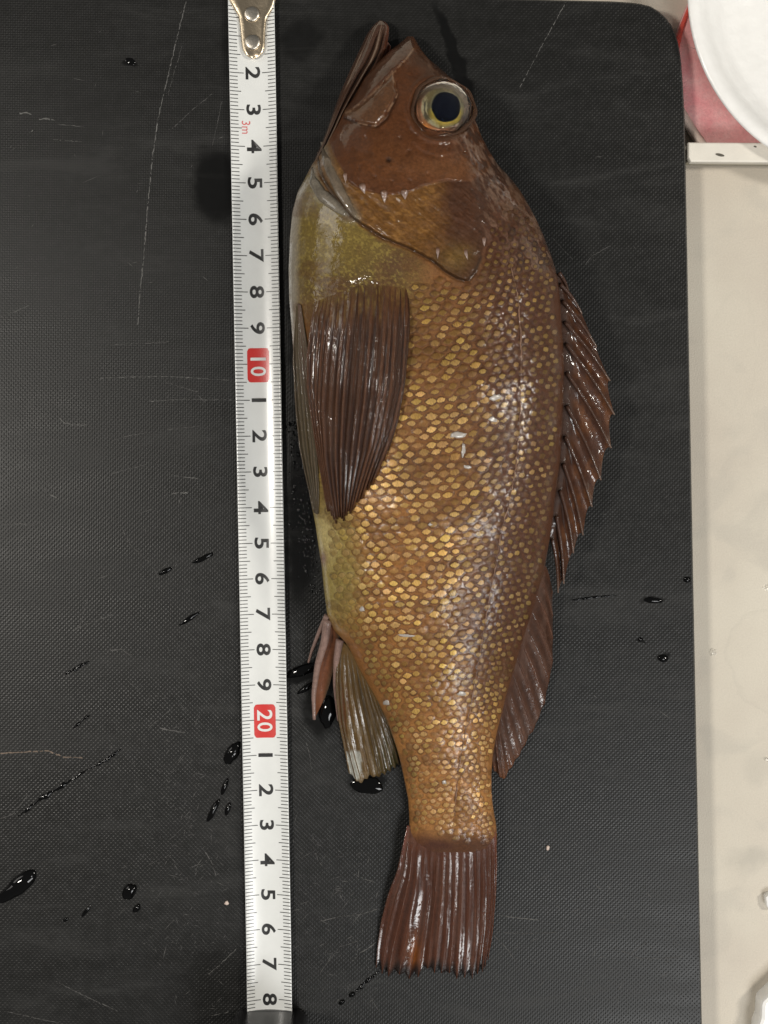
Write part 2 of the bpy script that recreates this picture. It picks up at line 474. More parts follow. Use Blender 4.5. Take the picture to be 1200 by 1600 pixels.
SCR = [([(291, 0), (280, 45), (268, 95), (255, 150), (246, 190)], 1.8, 0), ([(246, 190), (238, 250), (231, 320), (226, 385)], 2.0, 0),
       ([(226, 385), (224, 410), (219, 450), (216, 500), (214, 515)], 1.6, 0), ([(285, 70), (270, 120), (262, 150)], 1.0, 1),
       ([(27, 178), (40, 176), (50, 179)], 3.0, 0), ([(58, 187), (72, 185), (86, 188)], 3.2, 0), ([(90, 194), (112, 196), (132, 198)], 1.0, 0),
       ([(82, 218), (105, 220), (128, 221)], 1.0, 0), ([(45, 208), (52, 203)], 2.0, 0), ([(268, 202), (300, 172), (332, 146)], 1.2, 1),
       ([(332, 228), (340, 190), (348, 150)], 1.2, 1), ([(0, 495), (20, 488), (45, 477)], 2.0, 1),
       ([(155, 591), (200, 589), (260, 588), (360, 594)], 1.3, 0), ([(230, 627), (290, 624), (366, 625)], 1.3, 0), ([(258, 597), (280, 604), (312, 613)], 1.8, 1),
       ([(172, 539), (220, 537), (265, 534)], 1.2, 1), ([(92, 652), (100, 660), (115, 664), (138, 664)], 2.2, 0), ([(260, 672), (290, 668), (312, 666)], 1.4, 1),
       ([(168, 692), (195, 682), (230, 676)], 1.3, 1), ([(170, 741), (200, 733), (230, 725)], 1.5, 1), ([(264, 741), (285, 745), (312, 748)], 1.6, 0),
       ([(265, 772), (280, 770), (296, 770)], 2.0, 0), ([(77, 773), (86, 776), (93, 781)], 3.0, 0), ([(0, 820), (30, 818), (70, 822)], 2.0, 1),
       ([(172, 806), (190, 825), (205, 853), (235, 880), (250, 905)], 1.4, 1), ([(210, 804), (240, 795)], 1.4, 1), ([(110, 990), (125, 978), (138, 930)], 1.5, 1),
       ([(118, 982), (150, 970), (180, 958)], 1.8, 1), ([(0, 1177), (40, 1175), (75, 1173), (100, 1183), (130, 1184)], 2.6, 2),
       ([(172, 1017), (190, 1014), (202, 1024), (215, 1020)], 2.0, 1), ([(230, 1140), (250, 1122), (270, 1106)], 1.4, 1), ([(248, 1137), (265, 1141), (290, 1145)], 2.6, 1),
       ([(200, 1065), (220, 1080)], 1.3, 1), ([(325, 1523), (345, 1506), (370, 1482)], 1.6, 0), ([(325, 1588), (345, 1584), (360, 1580)], 1.6, 0),
       ([(85, 1532), (110, 1545), (140, 1560), (185, 1580)], 1.6, 1), ([(10, 1580), (60, 1592), (100, 1600)], 1.6, 1), ([(0, 1280), (20, 1272), (45, 1240)], 1.6, 1),
       ([(320, 1330), (332, 1350), (338, 1370)], 1.6, 1), ([(885, 2), (850, 65), (812, 137)], 1.3, 0), ([(862, 370), (880, 390), (895, 405)], 1.2, 1),
       ([(912, 416), (925, 400), (958, 381)], 1.2, 1), ([(775, 1430), (800, 1433), (842, 1438)], 1.5, 0), ([(775, 1457), (820, 1459), (870, 1457)], 1.2, 1),
       ([(970, 1485), (1000, 1498), (1040, 1497), (1070, 1494)], 1.6, 1), ([(985, 1490), (1010, 1472)], 1.4, 1), ([(770, 1460), (790, 1480), (808, 1505)], 1.4, 1),
       ([(488, 1300), (490, 1325), (497, 1345)], 1.2, 1), ([(552, 1365), (570, 1374), (585, 1378)], 1.6, 1), ([(500, 1440), (530, 1432), (560, 1430), (590, 1420)], 1.6, 1),
       ([(556, 1492), (575, 1482), (592, 1468)], 1.8, 0), ([(500, 1520), (530, 1480), (560, 1470)], 1.2, 1), ([(577, 1566), (585, 1560)], 1.4, 0), ([(478, 1160), (484, 1180), (487, 1205)], 1.6, 1)]
for pts, wd, k in SCR:
    V, fs = strip(pts, wd)
    if fs: mk('scratch', V, fs, (M['scratch'], M['scratch_faint'], M['scratch_brown'])[k], board, smooth=False)
# tiny nicks nobody could count
V, fs = [], []
for i in range(900):
    r_ = rng.random()
    if r_ < .35: x0, y0 = rng.normal(300, 60), rng.normal(1330, 130)
    elif r_ < .6: x0, y0 = rng.normal(540, 70), rng.normal(1420, 100)
    elif r_ < .78: x0, y0 = rng.normal(960, 110), rng.normal(1430, 120)
    else: x0, y0 = rng.uniform(0, 1090), rng.uniform(0, 1600)
    if not (0 < x0 < 1085 and 5 < y0 < 1600) or 358 < x0 < 458 or (462 < x0 < 880 and y0 < 1320) or (590 < x0 < 775): continue
    a = rng.choice([-.9, -.6, .8, .1, -1.2]) + rng.normal(0, .25); L_ = rng.exponential(3.0) + .8; h = rng.uniform(.25, .55)
    dx, dy = math.cos(a), math.sin(a)
    q = [(x0 - dx * L_, y0 - dy * L_), (x0 - dy * h, y0 + dx * h), (x0 + dx * L_, y0 + dy * L_), (x0 + dy * h, y0 - dx * h)]
    b0 = len(V)
    for (qx, qy) in q: V.append(W(qx, qy, .006))
    fs.append([b0, b0 + 1, b0 + 2, b0 + 3])
mk('nick_marks', np.array(V), fs, M['scratch_faint'], board, smooth=False, kind='stuff')

# ------------------------------------------------------------------ measuring tape
ZT = .11
A0 = W(394.9, 113.4, ZT); A1 = W(421.8, 1561, ZT)
tdir = (A1 - A0)[:2]; tl = np.linalg.norm(tdir); print('tape 2..28 measures', tl, 'cm (should be 26)')
UNIT = tl / 26.0
tdir /= tl; tperp = np.array([-tdir[1], tdir[0]])      # tape runs down the picture, perp points right
TW = .625 * UNIT * 1.015
def TP(s, w_, dz=0):
    s = np.asarray(s, float); w_ = np.asarray(w_, float)
    xy = A0[:2] + (s - 2)[..., None] * UNIT * tdir + w_[..., None] * tperp
    z = .05 + .15 * (w_ / TW) ** 2 + .12 * sstep(26, 29.5, s) + dz
    return np.concatenate([xy, z[..., None]], -1)
tape = empty('measuring_tape', 'white steel measuring tape stretched along the belly of the fish', 'measuring tape', TP(np.array(15.), np.array(0.)) * [1, 1, 0])
ss = np.linspace(-.05, 29.6, 120); ww = np.linspace(-TW, TW, 25)
SS, WW = np.meshgrid(ss, ww, indexing='ij')
V, f = solid_grid(TP(SS, WW, 0), TP(SS, WW, -.014))
mk('blade', V, f, M['tape_white'], tape)
V, fs = [], []
def tick(s, w0, w1, hw=.0115):
    n = 4
    for q in range(n):
        a = w0 + (w1 - w0) * q / n; b = w0 + (w1 - w0) * (q + 1) / n
        b0 = len(V)
        for (s_, w_) in ((s - hw, a), (s + hw, a), (s + hw, b), (s - hw, b)):
            V.append(TP(np.array(s_), np.array(w_), .003))
        fs.append([b0, b0 + 1, b0 + 2, b0 + 3])
for mm in range(2, 286):
    L_ = .375 if mm % 10 == 0 else (.30 if mm % 5 == 0 else .215)
    tick(mm / 10, -TW + .008, -TW + L_ * TW / .625); tick(mm / 10, TW - L_ * TW / .625, TW - .008)
mk('graduation_marks', np.array(V), fs, M['tape_black'], tape, smooth=False, kind='stuff')

def text_mesh(txt, size, bold=.0):
    cu = bpy.data.curves.new('numeral', 'FONT'); cu.body = txt; cu.size = size; cu.offset = bold
    cu.align_x = 'CENTER'; cu.align_y = 'CENTER'; cu.resolution_u = 4
    o = bpy.data.objects.new('numeral', cu); COL.objects.link(o)
    bpy.context.view_layer.update()
    me = bpy.data.meshes.new_from_object(o.evaluated_get(bpy.context.evaluated_depsgraph_get()))
    v = np.zeros(len(me.vertices) * 3); me.vertices.foreach_get('co', v); v = v.reshape(-1, 3)
    fc = [list(pl.vertices) for pl in me.polygons]
    bpy.data.objects.remove(o); bpy.data.meshes.remove(me); bpy.data.curves.remove(cu)
    lo, hi = v.min(0), v.max(0); v = v - (lo + hi) / 2
    return v, fc
def numeral(txt, s, w0, height, mat, dz=.004, bold=.012, sx=1.0, name='numeral'):
    v, fc = text_mesh(txt, 1.0, bold)
    k = height / (v[:, 1].max() - v[:, 1].min())
    V = TP(s + v[:, 0] * k * sx, w0 + v[:, 1] * k, dz)
    return mk(name, V, fc, mat, tape, smooth=False)
for n in range(2, 29):
    if n in (10, 20):
        r = .09; ws = np.linspace(-.305, .305, 15); h = .475
        rows = []
        for w_ in ws:
            e = max(0, abs(w_) - (.305 - r)); dh = r - math.sqrt(max(0, r * r - e * e))
            rows.append([(n + .03 - h + dh, w_), (n + .03 + h - dh, w_)])
        V = np.array([[TP(np.array(s_), np.array(w_), .005) for s_, w_ in rw] for rw in rows])
        mk('red_block', V.reshape(-1, 3), grid_faces(15, 2), M['tape_red'], tape, smooth=False)
        numeral(str(n)[0], n + .03 - .17, 0, .43, M['tape_white'], .011, .012, 1.1)
        numeral('0', n + .03 + .17, 0, .43, M['tape_white'], .011, .012, .95)
    else:
        numeral(str(n % 10), n, 0.0, .405, M['tape_black'], .004, .022, 1.32)
numeral('3m', 3.48, -.215, .235, M['tape_pinkred'], .004, .0, .9)

# hook plate with two rivets
hook_l = [(353, -30), (354, -14), (357.8, 0), (364, 11), (373, 26), (375.6, 43), (377.5, 66), (380, 80), (386, 88), (395, 92)]
hook_r = [(437, -30), (434, -14), (431, 0), (428, 11), (417, 28), (415, 47), (414, 71), (412, 81), (406, 88), (397, 92)]
L_ = resample(hook_l, 60); R_ = resample(hook_r, 60)
tt = np.linspace(0, 1, 17)
HX = L_[:, None, 0] * (1 - tt) + R_[:, None, 0] * tt; HY = L_[:, None, 1] * (1 - tt) + R_[:, None, 1] * tt
edge = np.minimum(np.minimum(tt, 1 - tt)[None] * 40, np.linspace(60, 0, 60)[:, None] * .8)
HZ = .185 + .045 * sstep(0, 5, edge) - .035 * np.cos((tt - .5) * 3.0)[None]
V, f = solid_grid(W(HX, HY, HZ), W(HX, HY, HZ - .07))
hook = mk('hook', V, f, M['hook'], tape)
for (rx, ry) in ((393.5, 21), (394.5, 65)):
    c_ = W(rx, ry, .27)
    V, f = lathe([(.001, .275), (.08, .274), (.15, .268), (.19, .255), (.212, .235), (.215, .16), (.001, .16)], c_, 32)
    mk('rivet', V, f, M['rivet'], hook)

# black case at the end of the blade
def rounded_box(x0, x1, y0, y1, z0, z1, r, n=6):
    """photo-pixel footprint at z0; world-vertical walls, rounded plan corners and rounded top edge"""
    c00 = W(x0, y1, z0); c11 = W(x1, y0, z0)
    ax, bx_, ay, by_ = c00[0], c11[0], c00[1], c11[1]
    def loop(ins, z):
        pts = []
        rr_ = max(r - ins, .02)
        for (cx, cy, a0) in ((bx_ - r, by_ - r, 0), (ax + r, by_ - r, 90), (ax + r, ay + r, 180), (bx_ - r, ay + r, 270)):
            for k in range(n + 1):
                a = math.radians(a0 + 90 * k / n)
                pts.append((cx + rr_ * math.cos(a), cy + rr_ * math.sin(a), z))
        return np.array(pts)
    e = min(r, .35)
    loops = [loop(e * (1 - math.sin(q)) if True else 0, z1 - e * (1 - math.cos(q))) for q in np.linspace(0, math.pi / 2, 5)]
    loops += [loop(0, z0 + .06), loop(.05, z0)]
    V, f = prism(loops, 0)
    return V, f
V, f = rounded_box(366, 482, 1574, 1860, .0, 3.2, .4)
case = mk('case', V, f, M['case'], tape)
V, f = rounded_box(386, 460, 1574, 1640, .0, .42, .10)
# mouth lip wraps the blade: keep its top just over the blade
mk('case_mouth', V, f, M['case'], case)

# ------------------------------------------------------------------ the fish: body surface
YL = [(57, 637), (66, 627), (79, 609), (98, 590), (121, 569), (154, 551), (172, 537), (190, 529), (215, 514), (240, 499), (258, 487), (272, 480), (300, 465), (330, 457),
      (370, 453), (420, 451), (470, 452), (520, 456), (560, 459), (620, 463), (680, 468), (730, 475), (780, 485), (820, 493), (850, 497), (880, 502), (920, 506),
      (960, 511), (985, 522), (1008, 543), (1046, 562), (1091, 588), (1130, 607), (1175, 622), (1210, 630), (1250, 638), (1290, 640), (1308, 639), (1332, 634)]
YR = [(57, 646), (64, 651), (75, 656), (92, 669), (105, 686), (120, 703), (132, 718), (160, 733), (190, 744), (210, 751), (230, 761), (255, 776), (275, 795), (295, 811), (320, 826),
      (345, 839), (370, 850), (395, 860), (420, 868), (445, 873), (480, 876), (520, 879), (560, 881), (600, 881), (640, 880), (680, 878), (720, 875), (760, 870),
      (800, 865), (830, 861), (860, 856), (890, 851), (935, 837), (960, 830), (990, 820), (1020, 811), (1050, 802), (1080, 793), (1110, 785), (1150, 775), (1180, 770),
      (1210, 768), (1240, 768), (1265, 771), (1285, 775), (1310, 777), (1332, 776)]
HH = [(57, .26), (75, .56), (100, .86), (150, 1.22), (220, 1.48), (300, 1.68), (420, 1.86), (600, 1.92), (800, 1.72), (950, 1.38), (1050, 1.1), (1150, .8), (1250, .55), (1310, .36), (1332, .26)]
def smooth_tab(tab):
    a = np.array(tab, float); ys = np.linspace(57, 1332, 1276); v = np.interp(ys, a[:, 0], a[:, 1])
    k = 9; pad = np.r_[np.full(k, v[0]), v, np.full(k, v[-1])]
    for _ in range(2):
        pad = np.convolve(pad, np.ones(7) / 7, 'same')
    out = pad[k:-k]; out[:6] = v[:6]; out[-6:] = v[-6:]
    return ys, out
yt, Lt = smooth_tab(YL); _, Rt = smooth_tab(YR); _, Ht = smooth_tab(HH)
for _ in range(12): Ht[3:-3] = np.convolve(Ht, np.ones(7) / 7, 'same')[3:-3]
def LR(py): return np.interp(py, yt, Lt), np.interp(py, yt, Rt)
def Uof(px, py):
    l, r = LR(py); return (2 * px - l - r) / (r - l)
def base_z(px, py):
    u = np.clip(Uof(px, py), -1, 1); h = np.interp(py, yt, Ht)
    return .85 * h + .03 + h * np.power(np.clip(1 - np.abs(u) ** 2.25, 0, 1), .52)
def mid_z(py): return .85 * np.interp(py, yt, Ht) + .03

G1 = [(489, 262), (505, 280), (520, 305), (534, 325), (559, 346), (597, 371), (638, 387), (676, 408), (697, 425), (715, 436), (730, 440), (742, 427), (752, 402), (758, 370)]
P1 = [(512, 215), (522, 242), (535, 265), (545, 285), (565, 297), (600, 305), (632, 302), (665, 289), (700, 281), (735, 284)]
HEAD = [(400, 262)] + G1 + [(768, 335), (800, 285), (830, 200), (830, 30), (400, 30)]
CHEEK = P1 + [(760, 268), (790, 230), (790, 30), (480, 30), (470, 190)]
MAX1 = [(642, 57), (607, 79), (588, 98), (567, 121), (551, 154), (534, 168), (537, 177), (552, 170), (574, 153), (597, 130), (617, 109), (634, 94), (648, 74)]   # premaxilla band
MAX2 = [(534, 169), (538, 182), (560, 190), (586, 195), (597, 183), (612, 160), (619, 146), (616, 132), (613, 118), (600, 130), (576, 154), (553, 171)]           # maxilla plate
FOLD_A = [(503, 222), (507, 240), (514, 262), (530, 296), (548, 326), (556, 340)]
FOLD_B = [(489, 262), (491, 285), (502, 303), (520, 318), (545, 338)]
LINE = [(798, 415), (809, 460), (814, 520), (814, 600), (812, 660), (806, 730), (795, 790), (784, 830), (775, 880), (765, 930), (757, 980), (748, 1030), (740, 1080), (732, 1120), (724, 1160), (717, 1200), (712, 1250), (708, 1300)]
def detail(px, py):
    wx = px + 3 * (fbm(px / 9, py / 9, 1, 2) - .5); wy = py + 3 * (fbm(px / 9, py / 9, 2, 2) - .5)
    z = .10 * sstep(-2.5, 3.5, sdf(wx, wy, HEAD)) * sstep(770, 735, px)
    z = z + .06 * sstep(-2, 3, sdf(wx, wy, CHEEK)) * sstep(770, 690, px)
    d1 = sdf(wx, wy, MAX1); d2 = sdf(wx, wy, MAX2)
    z = z + .09 * sstep(-1.5, 4, d1) + .075 * sstep(-1.5, 4, d2)
    z = z - .05 * np.exp(-(dist_line(wx, wy, [(538, 184), (560, 193), (590, 198), (604, 186), (622, 150), (618, 128)]) / 2.2) ** 2)
    z = z + .09 * np.exp(-(dist_line(wx, wy, FOLD_A) / 5.5) ** 2) + .10 * np.exp(-(dist_line(wx, wy, FOLD_B) / 6.5) ** 2)
    z = z - .09 * np.exp(-(dist_line(wx, wy, [(497, 250), (502, 275), (520, 300), (545, 328)]) / 3) ** 2)
    z = z - .06 * np.exp(-(dist_line(wx, wy, G1[:-2]) / 2.5) ** 2)
    z = z - .03 * np.exp(-(((px - 607) / 3.2) ** 2 + ((py - 250) / 3.2) ** 2)) * 2
    er = np.hypot((px - 692) / 50., (py - 168) / 47.)
    z = z - .16 * sstep(1.12, .9, er)
    z = z + .05 * np.exp(-((er - 1.13) / .09) ** 2)
    # knobbly crown and nape
    nape = sstep(.35, .75, Uof(px, py)) * sstep(60, 110, py) * sstep(470, 380, py)
    z = z + .09 * nape * (fbm(px / 7, py / 14, 3, 4) - .5)
    hd = sstep(0, 6, sdf(px, py, HEAD))
    z = z + .05 * hd * (fbm(px / 15, py / 15, 4, 4) - .5) + .012 * hd * (fbm(px / 3.5, py / 3.5, 6, 2) - .5)
    z = z + .06 * hd * sstep(3, -6, sdf(px, py, CHEEK)) * (fbm((px * .75 + py * .66) / 26, (px * .66 - py * .75) / 6, 2, 3) - .5)
    for (qx, qy) in ((560, 262), (585, 276), (612, 283), (640, 282), (668, 272), (640, 236), (625, 215), (640, 118), (628, 98), (700, 232), (725, 238), (570, 214), (655, 80)):
        z = z - .045 * np.exp(-(((px - qx) / 2.4) ** 2 + ((py - qy) / 2.4) ** 2))
    z = z - .02 * hd * np.exp(-(dist_line(wx, wy, [(645, 225), (660, 240), (690, 246), (725, 238)]) / 3) ** 2) - .02 * hd * np.exp(-(dist_line(wx, wy, [(655, 120), (640, 140), (632, 170), (640, 205)]) / 3.5) ** 2)
    z = z - .025 * np.exp(-(dist_line(px, py, LINE) / 3.0) ** 2)
    z = z + .03 * (fbm(px / 30, py / 30, 5, 3) - .5)
    return z
def Zs(px, py):
    px = np.asarray(px, float); py = np.asarray(py, float)
    u = np.clip(np.abs(Uof(px, py)), 0, 1)
    return base_z(px, py) + detail(px, py) * np.power(1 - u ** 4, .5)

def lerp(a, b, m): return a * (1 - m[..., None]) + np.asarray(b, float) * m[..., None]
def paint(px, py):
    u = Uof(px, py)
    nx = px + 14 * (fbm(px / 22, py / 22, 1, 3) - .5); ny = py + 14 * (fbm(px / 22, py / 22, 4, 3) - .5)
    un = u + .22 * (fbm(px / 26, py / 26, 2, 3) - .5)
    c = np.broadcast_to(np.array([.185, .080, .026]), px.shape + (3,)).copy()
    c = lerp(c, (.29, .125, .033), blob(nx, ny, 600, 880, 110, 190) * .9)
    c = lerp(c, (.33, .15, .045), sstep(1020, 1180, ny))
    c = lerp(c, (.085, .034, .017), sstep(.12, .62, un) * sstep(1250, 950, py))
    c = lerp(c, (.30, .225, .065), sstep(-.50, -.85, un) * sstep(640, 800, py) * sstep(1010, 930, py))
    c = lerp(c, (.50, .40, .17), blob(nx, ny, 512, 835, 17, 40) * .9)
    # throat / breast in front of the pectoral fin
    br = sstep(0, 10, -sdf(nx, ny, HEAD)) * sstep(690, 600, nx) * sstep(540, 430, ny)
    c = lerp(c, (.155, .105, .024), br)
    c = lerp(c, (.10, .05, .022), br * blob(nx, ny, 630, 410, 42, 34))
    c = lerp(c, (.060, .026, .012), br * blob(nx, ny, 566, 466, 100, 42))
    c = lerp(c, (.33, .29, .19), br * blob(nx, ny, 490, 308, 22, 16) * .7)
    sp = fbm(px / 3.2, py / 3.2, 6, 2)
    c = lerp(c, (.30, .22, .05), br * sstep(.56, .72, sp) * .55)
    c = lerp(c, (.30, .26, .20), sstep(-.90, -.975, u) * sstep(270, 300, py) * sstep(560, 480, py))
    # head
    hm = sstep(-1.5, 1.5, sdf(px, py, HEAD))
    h = np.broadcast_to(np.array([.088, .031, .0115]), px.shape + (3,)).copy()
    h = lerp(h, (.15, .062, .025), blob(nx, ny, 690, 264, 75, 20) * .9)
    h = lerp(h, (.10, .037, .012), blob(nx, ny, 600, 250, 55, 55) * .7)
    h = lerp(h, (.05, .021, .010), blob(nx, ny, 690, 110, 40, 40) * .6)
    gm = sstep(2, -2, sdf(px, py, CHEEK))
    gc = np.broadcast_to(np.array([.135, .060, .0155]), px.shape + (3,)).copy()
    gc = lerp(gc, (.24, .115, .03), sstep(.52, .72, fbm(px / 9, py / 4, 3, 4)) * .7)
    gc = lerp(gc, (.062, .025, .012), sstep(655, 715, nx + 30 * (fbm(px / 14, py / 20, 6, 3) - .5)))
    gc = lerp(gc, (.15, .085, .024), blob(nx, ny, 712, 402, 24, 22) * .9)
    h = lerp(h, gc, gm)
    h = lerp(h, (.07, .028, .013), sstep(-1, 3, sdf(px, py, MAX1)) * .75)
    h = lerp(h, (.105, .045, .018), sstep(-1, 3, sdf(px, py, MAX2)))
    h = lerp(h, (.03, .012, .006), np.exp(-(dist_line(px, py, [(538, 184), (560, 193), (590, 198), (604, 186), (620, 150)]) / 2) ** 2) * .8)
    h = lerp(h, (.02, .01, .006), blob(px, py, 607, 250, 4, 4))
    mot = fbm(px / 11, py / 11, 6, 4); h = h * (.72 + .56 * mot)[..., None]
    pale = np.minimum(dist_line(nx * .3 + px * .7, ny * .3 + py * .7, [(648, 74), (634, 94), (617, 110), (597, 130), (574, 153), (552, 170), (540, 176)]),
                      dist_line(px, py, [(613, 112), (614, 124), (618, 134), (622, 148), (612, 164), (598, 186), (586, 197), (560, 193)]))
    h = lerp(h, (.22, .125, .07), np.exp(-(pale / 1.5) ** 2) * sstep(.35, .55, fbm(px / 6, py / 6, 7, 2)) * .9)
    c = lerp(c, h, hm)
    nape = sstep(.50, .80, un) * sstep(70, 120, py) * sstep(460, 400, py)
    nn = fbm((px * .8 - py * .45) / 3.2, (py * .8 + px * .45) / 13, 5, 3)
    c = lerp(c, (.20, .125, .085), nape * sstep(.48, .66, nn) * .75)
    c = lerp(c, (.055, .03, .02), nape * sstep(.45, .36, nn) * .8)
    fo = np.exp(-(dist_line(px, py, FOLD_A) / 8) ** 2) + np.exp(-(dist_line(px, py, FOLD_B) / 9) ** 2)
    c = lerp(c, (.20, .165, .115), np.clip(fo, 0, 1) * .85)
    c = lerp(c, (.03, .016, .009), np.exp(-(dist_line(px, py, G1[3:-1]) / 2.6) ** 2) * .85)
    c = lerp(c, (.05, .03, .015), np.exp(-(dist_line(px, py, [(497, 250), (502, 275), (520, 300), (545, 328)]) / 2.6) ** 2) * .8)
    c = lerp(c, (.20, .10, .09), blob(px, py, 505, 873, 6, 12) * .8)
    c = lerp(c, (.070, .026, .014), sstep(1284, 1322, ny))
    # dark bars across the flank, brown reticulation
    c = lerp(c, (.10, .045, .018), sstep(.55, .7, fbm(px / 40, py / 22, 7, 3)) * (1 - hm) * .45)
    return c

FILM = [[(537, 195), (560, 192), (572, 205), (578, 222), (576, 242), (561, 238), (552, 228), (545, 240), (535, 228), (531, 210)],
        [(474, 306), (495, 301), (520, 318), (535, 345), (531, 373), (522, 369), (515, 352), (495, 348), (480, 342), (469, 330)],
        [(736, 296), (746, 299), (757, 325), (749, 328)], [(784, 326), (800, 308), (808, 320), (790, 332)], [(498, 222), (512, 240), (528, 285), (520, 290), (504, 262)],
        [(600, 395), (625, 405), (632, 430), (618, 440), (606, 420)], [(452, 380), (459, 380), (460, 500), (453, 500)], [(814, 330), (826, 352), (832, 372), (826, 374), (814, 350)]]
def wetness(px, py):
    hm = sstep(-1.5, 1.5, sdf(px, py, HEAD))
    n = fbm(px / 24, py / 30, 3, 4)
    wv = (.25 + .45 * sstep(.45, .6, n)) * (1 - hm) + (.10 + .22 * sstep(.5, .62, n)) * hm
    wx = px + 7 * (fbm(px / 8, py / 8, 1, 3) - .5); wy = py + 7 * (fbm(px / 8, py / 8, 2, 3) - .5)
    for pl in FILM: wv = np.maximum(wv, sstep(-.8, .8, sdf(wx, wy, pl)) * .9)
    mx = np.maximum(sdf(px, py, MAX1), sdf(px, py, MAX2))
    wv = np.maximum(wv, sstep(-3, 0, mx) * .75)
    wv = np.maximum(wv, sstep(.55, .8, Uof(px, py)) * sstep(.42, .55, n) * .8)
    return wv

cenf = W(665, 700, 0)
fish = empty('fish', 'whole brown golden scaled rockfish lying on its side with mouth open', 'fish', (cenf[0], cenf[1], 0))
NR, NC = 930, 260
ys = np.r_[57 + (np.linspace(0, 1, 40) ** 1.6) * 33, np.linspace(90, 1332, NR - 40)[1:]]
NR = len(ys)
vv = np.linspace(-1, 1, NC); us = np.sin(vv * np.pi / 2) * .55 + vv * .45
l, r = LR(ys)
BX = (l[:, None] + r[:, None]) / 2 + us[None] * (r - l)[:, None] / 2
BY = np.repeat(ys[:, None], NC, 1)
BZ = Zs(BX, BY)
BC = np.concatenate([paint(BX, BY), wetness(BX, BY)[..., None]], -1)
P = W(BX, BY, BZ)
gu = np.gradient(P, axis=1); gv = np.gradient(P, axis=0)
Nn = np.cross(gv, gu); Nn /= np.linalg.norm(Nn, axis=-1)[..., None] + 1e-12
Nn[Nn[..., 2] < 0] *= -1
cx = (BX[:-1, :-1] + BX[1:, 1:]) / 2; cy = (BY[:-1, :-1] + BY[1:, 1:]) / 2
reg = np.zeros(cx.shape, int)
hd_ = sdf(cx, cy, HEAD) > 0; ck_ = sdf(cx, cy, CHEEK) > 0
reg[hd_] = 1; reg[hd_ & ck_] = 2
mx_ = (sdf(cx, cy, MAX1) > 0) | (sdf(cx, cy, MAX2) > 0); reg[mx_] = 3
FG = grid_faces(NR, NC)
for code, nm in ((0, 'body'), (1, 'gill_cover'), (2, 'head'), (3, 'upper_jaw')):
    fs = FG[(reg == code).ravel()]
    ids = np.unique(fs); remap = np.zeros(NR * NC, int); remap[ids] = np.arange(len(ids))
    Vv = P.reshape(-1, 3)[ids]; Nv = Nn.reshape(-1, 3)[ids]; Cv = BC.reshape(-1, 4)[ids]
    fs = remap[fs]
    if code == 0:   # add the underside so the body is closed
        ucol = np.linspace(0, NC - 1, 41).astype(int); urow = np.linspace(0, NR - 1, 160).astype(int)
        ub = us[ucol]; hb = np.interp(ys[urow], yt, Ht)
        XX = BX[np.ix_(urow, ucol)]; YY = BY[np.ix_(urow, ucol)]
        ZZ = (.85 * hb + .03)[:, None] - .85 * hb[:, None] * np.power(np.clip(1 - np.abs(ub) ** 3, 0, 1), .5)[None]
        Q = W(XX, YY, np.maximum(ZZ, .012))
        o0 = len(Vv)
        Vv = np.r_[Vv, Q.reshape(-1, 3)]; fs = np.r_[fs, grid_faces(160, 41, o0, True)]
        Nb = np.zeros((160 * 41, 3)); Nb[:, 2] = -1; Nv = np.r_[Nv, Nb]; Cv = np.r_[Cv, np.tile([.3, .2, .08, .3], (160 * 41, 1))]
    mk(nm, Vv, fs, M['skin'], fish, attrs={'Col': Cv}, normals=Nv)
BODY = [o for o in fish.children if o.name.startswith('body')][0]

# lower jaw: a loft left of the mouth line
JL = [(592, 32), (585, 38), (578, 46), (572, 56), (560, 82), (546, 112), (533, 142), (522, 172), (512, 200), (500, 230), (488, 256), (479, 274)]
JR = [(598, 32), (604, 36), (608, 42), (607, 58), (604, 78), (596, 100), (580, 124), (562, 152), (546, 176), (536, 196), (520, 224), (505, 250), (492, 275)]
nj, mj = 150, 40
A = resample(JL, nj); B = resample(JR, nj)
tj = np.linspace(0, 1, mj)
JX = A[:, None, 0] * (1 - tj) + B[:, None, 0] * tj; JY = A[:, None, 1] * (1 - tj) + B[:, None, 1] * tj
sj = np.linspace(0, 1, nj)[:, None]
hj = np.interp(np.linspace(0, 1, nj), [0, .04, .15, .5, .85, 1], [.10, .24, .36, .52, .55, .45])[:, None]
zj0 = np.interp(np.linspace(0, 1, nj), [0, .3, .7, 1], [.30, .55, .95, 1.25])[:, None]
uj = 2 * tj[None] - 1
JZ = zj0 + hj * np.sqrt(np.clip(1 - np.abs(uj) ** 2.4, 0, 1))
fold = -.05 * np.exp(-((tj[None] - (.50 - .15 * sj)) / .045) ** 2) + .035 * np.exp(-((tj[None] - (.62 - .12 * sj)) / .05) ** 2) \
       - .06 * np.exp(-((tj[None] - (.74 - .1 * sj)) / .04) ** 2) + .02 * np.exp(-((tj[None] - .3) / .06) ** 2)
JZ = JZ + 1.7 * fold * sstep(.02, .15, sj) + .02 * (fbm(JX / 8, JY / 14, 2, 3) - .5)
JB = zj0 - .8 * hj * np.sqrt(np.clip(1 - np.abs(uj) ** 2.4, 0, 1))
JC = np.broadcast_to(np.array([.070, .032, .018]), JX.shape + (3,)).copy()
JC = lerp(JC, (.055, .024, .013), np.exp(-((tj[None] - (.52 - .15 * sj)) / .07) ** 2) + 0 * JX)
JC = lerp(JC, (.20, .135, .095), np.exp(-((tj[None] - (.63 - .12 * sj)) / .05) ** 2) * sstep(0.05, .2, sj) * .7)  # pale ridge line: sheen of the wet film put into the jaw colour
JC = lerp(JC, (.16, .055, .03), sstep(.8, .95, tj[None]) * sstep(.6, .4, sj) * .8)
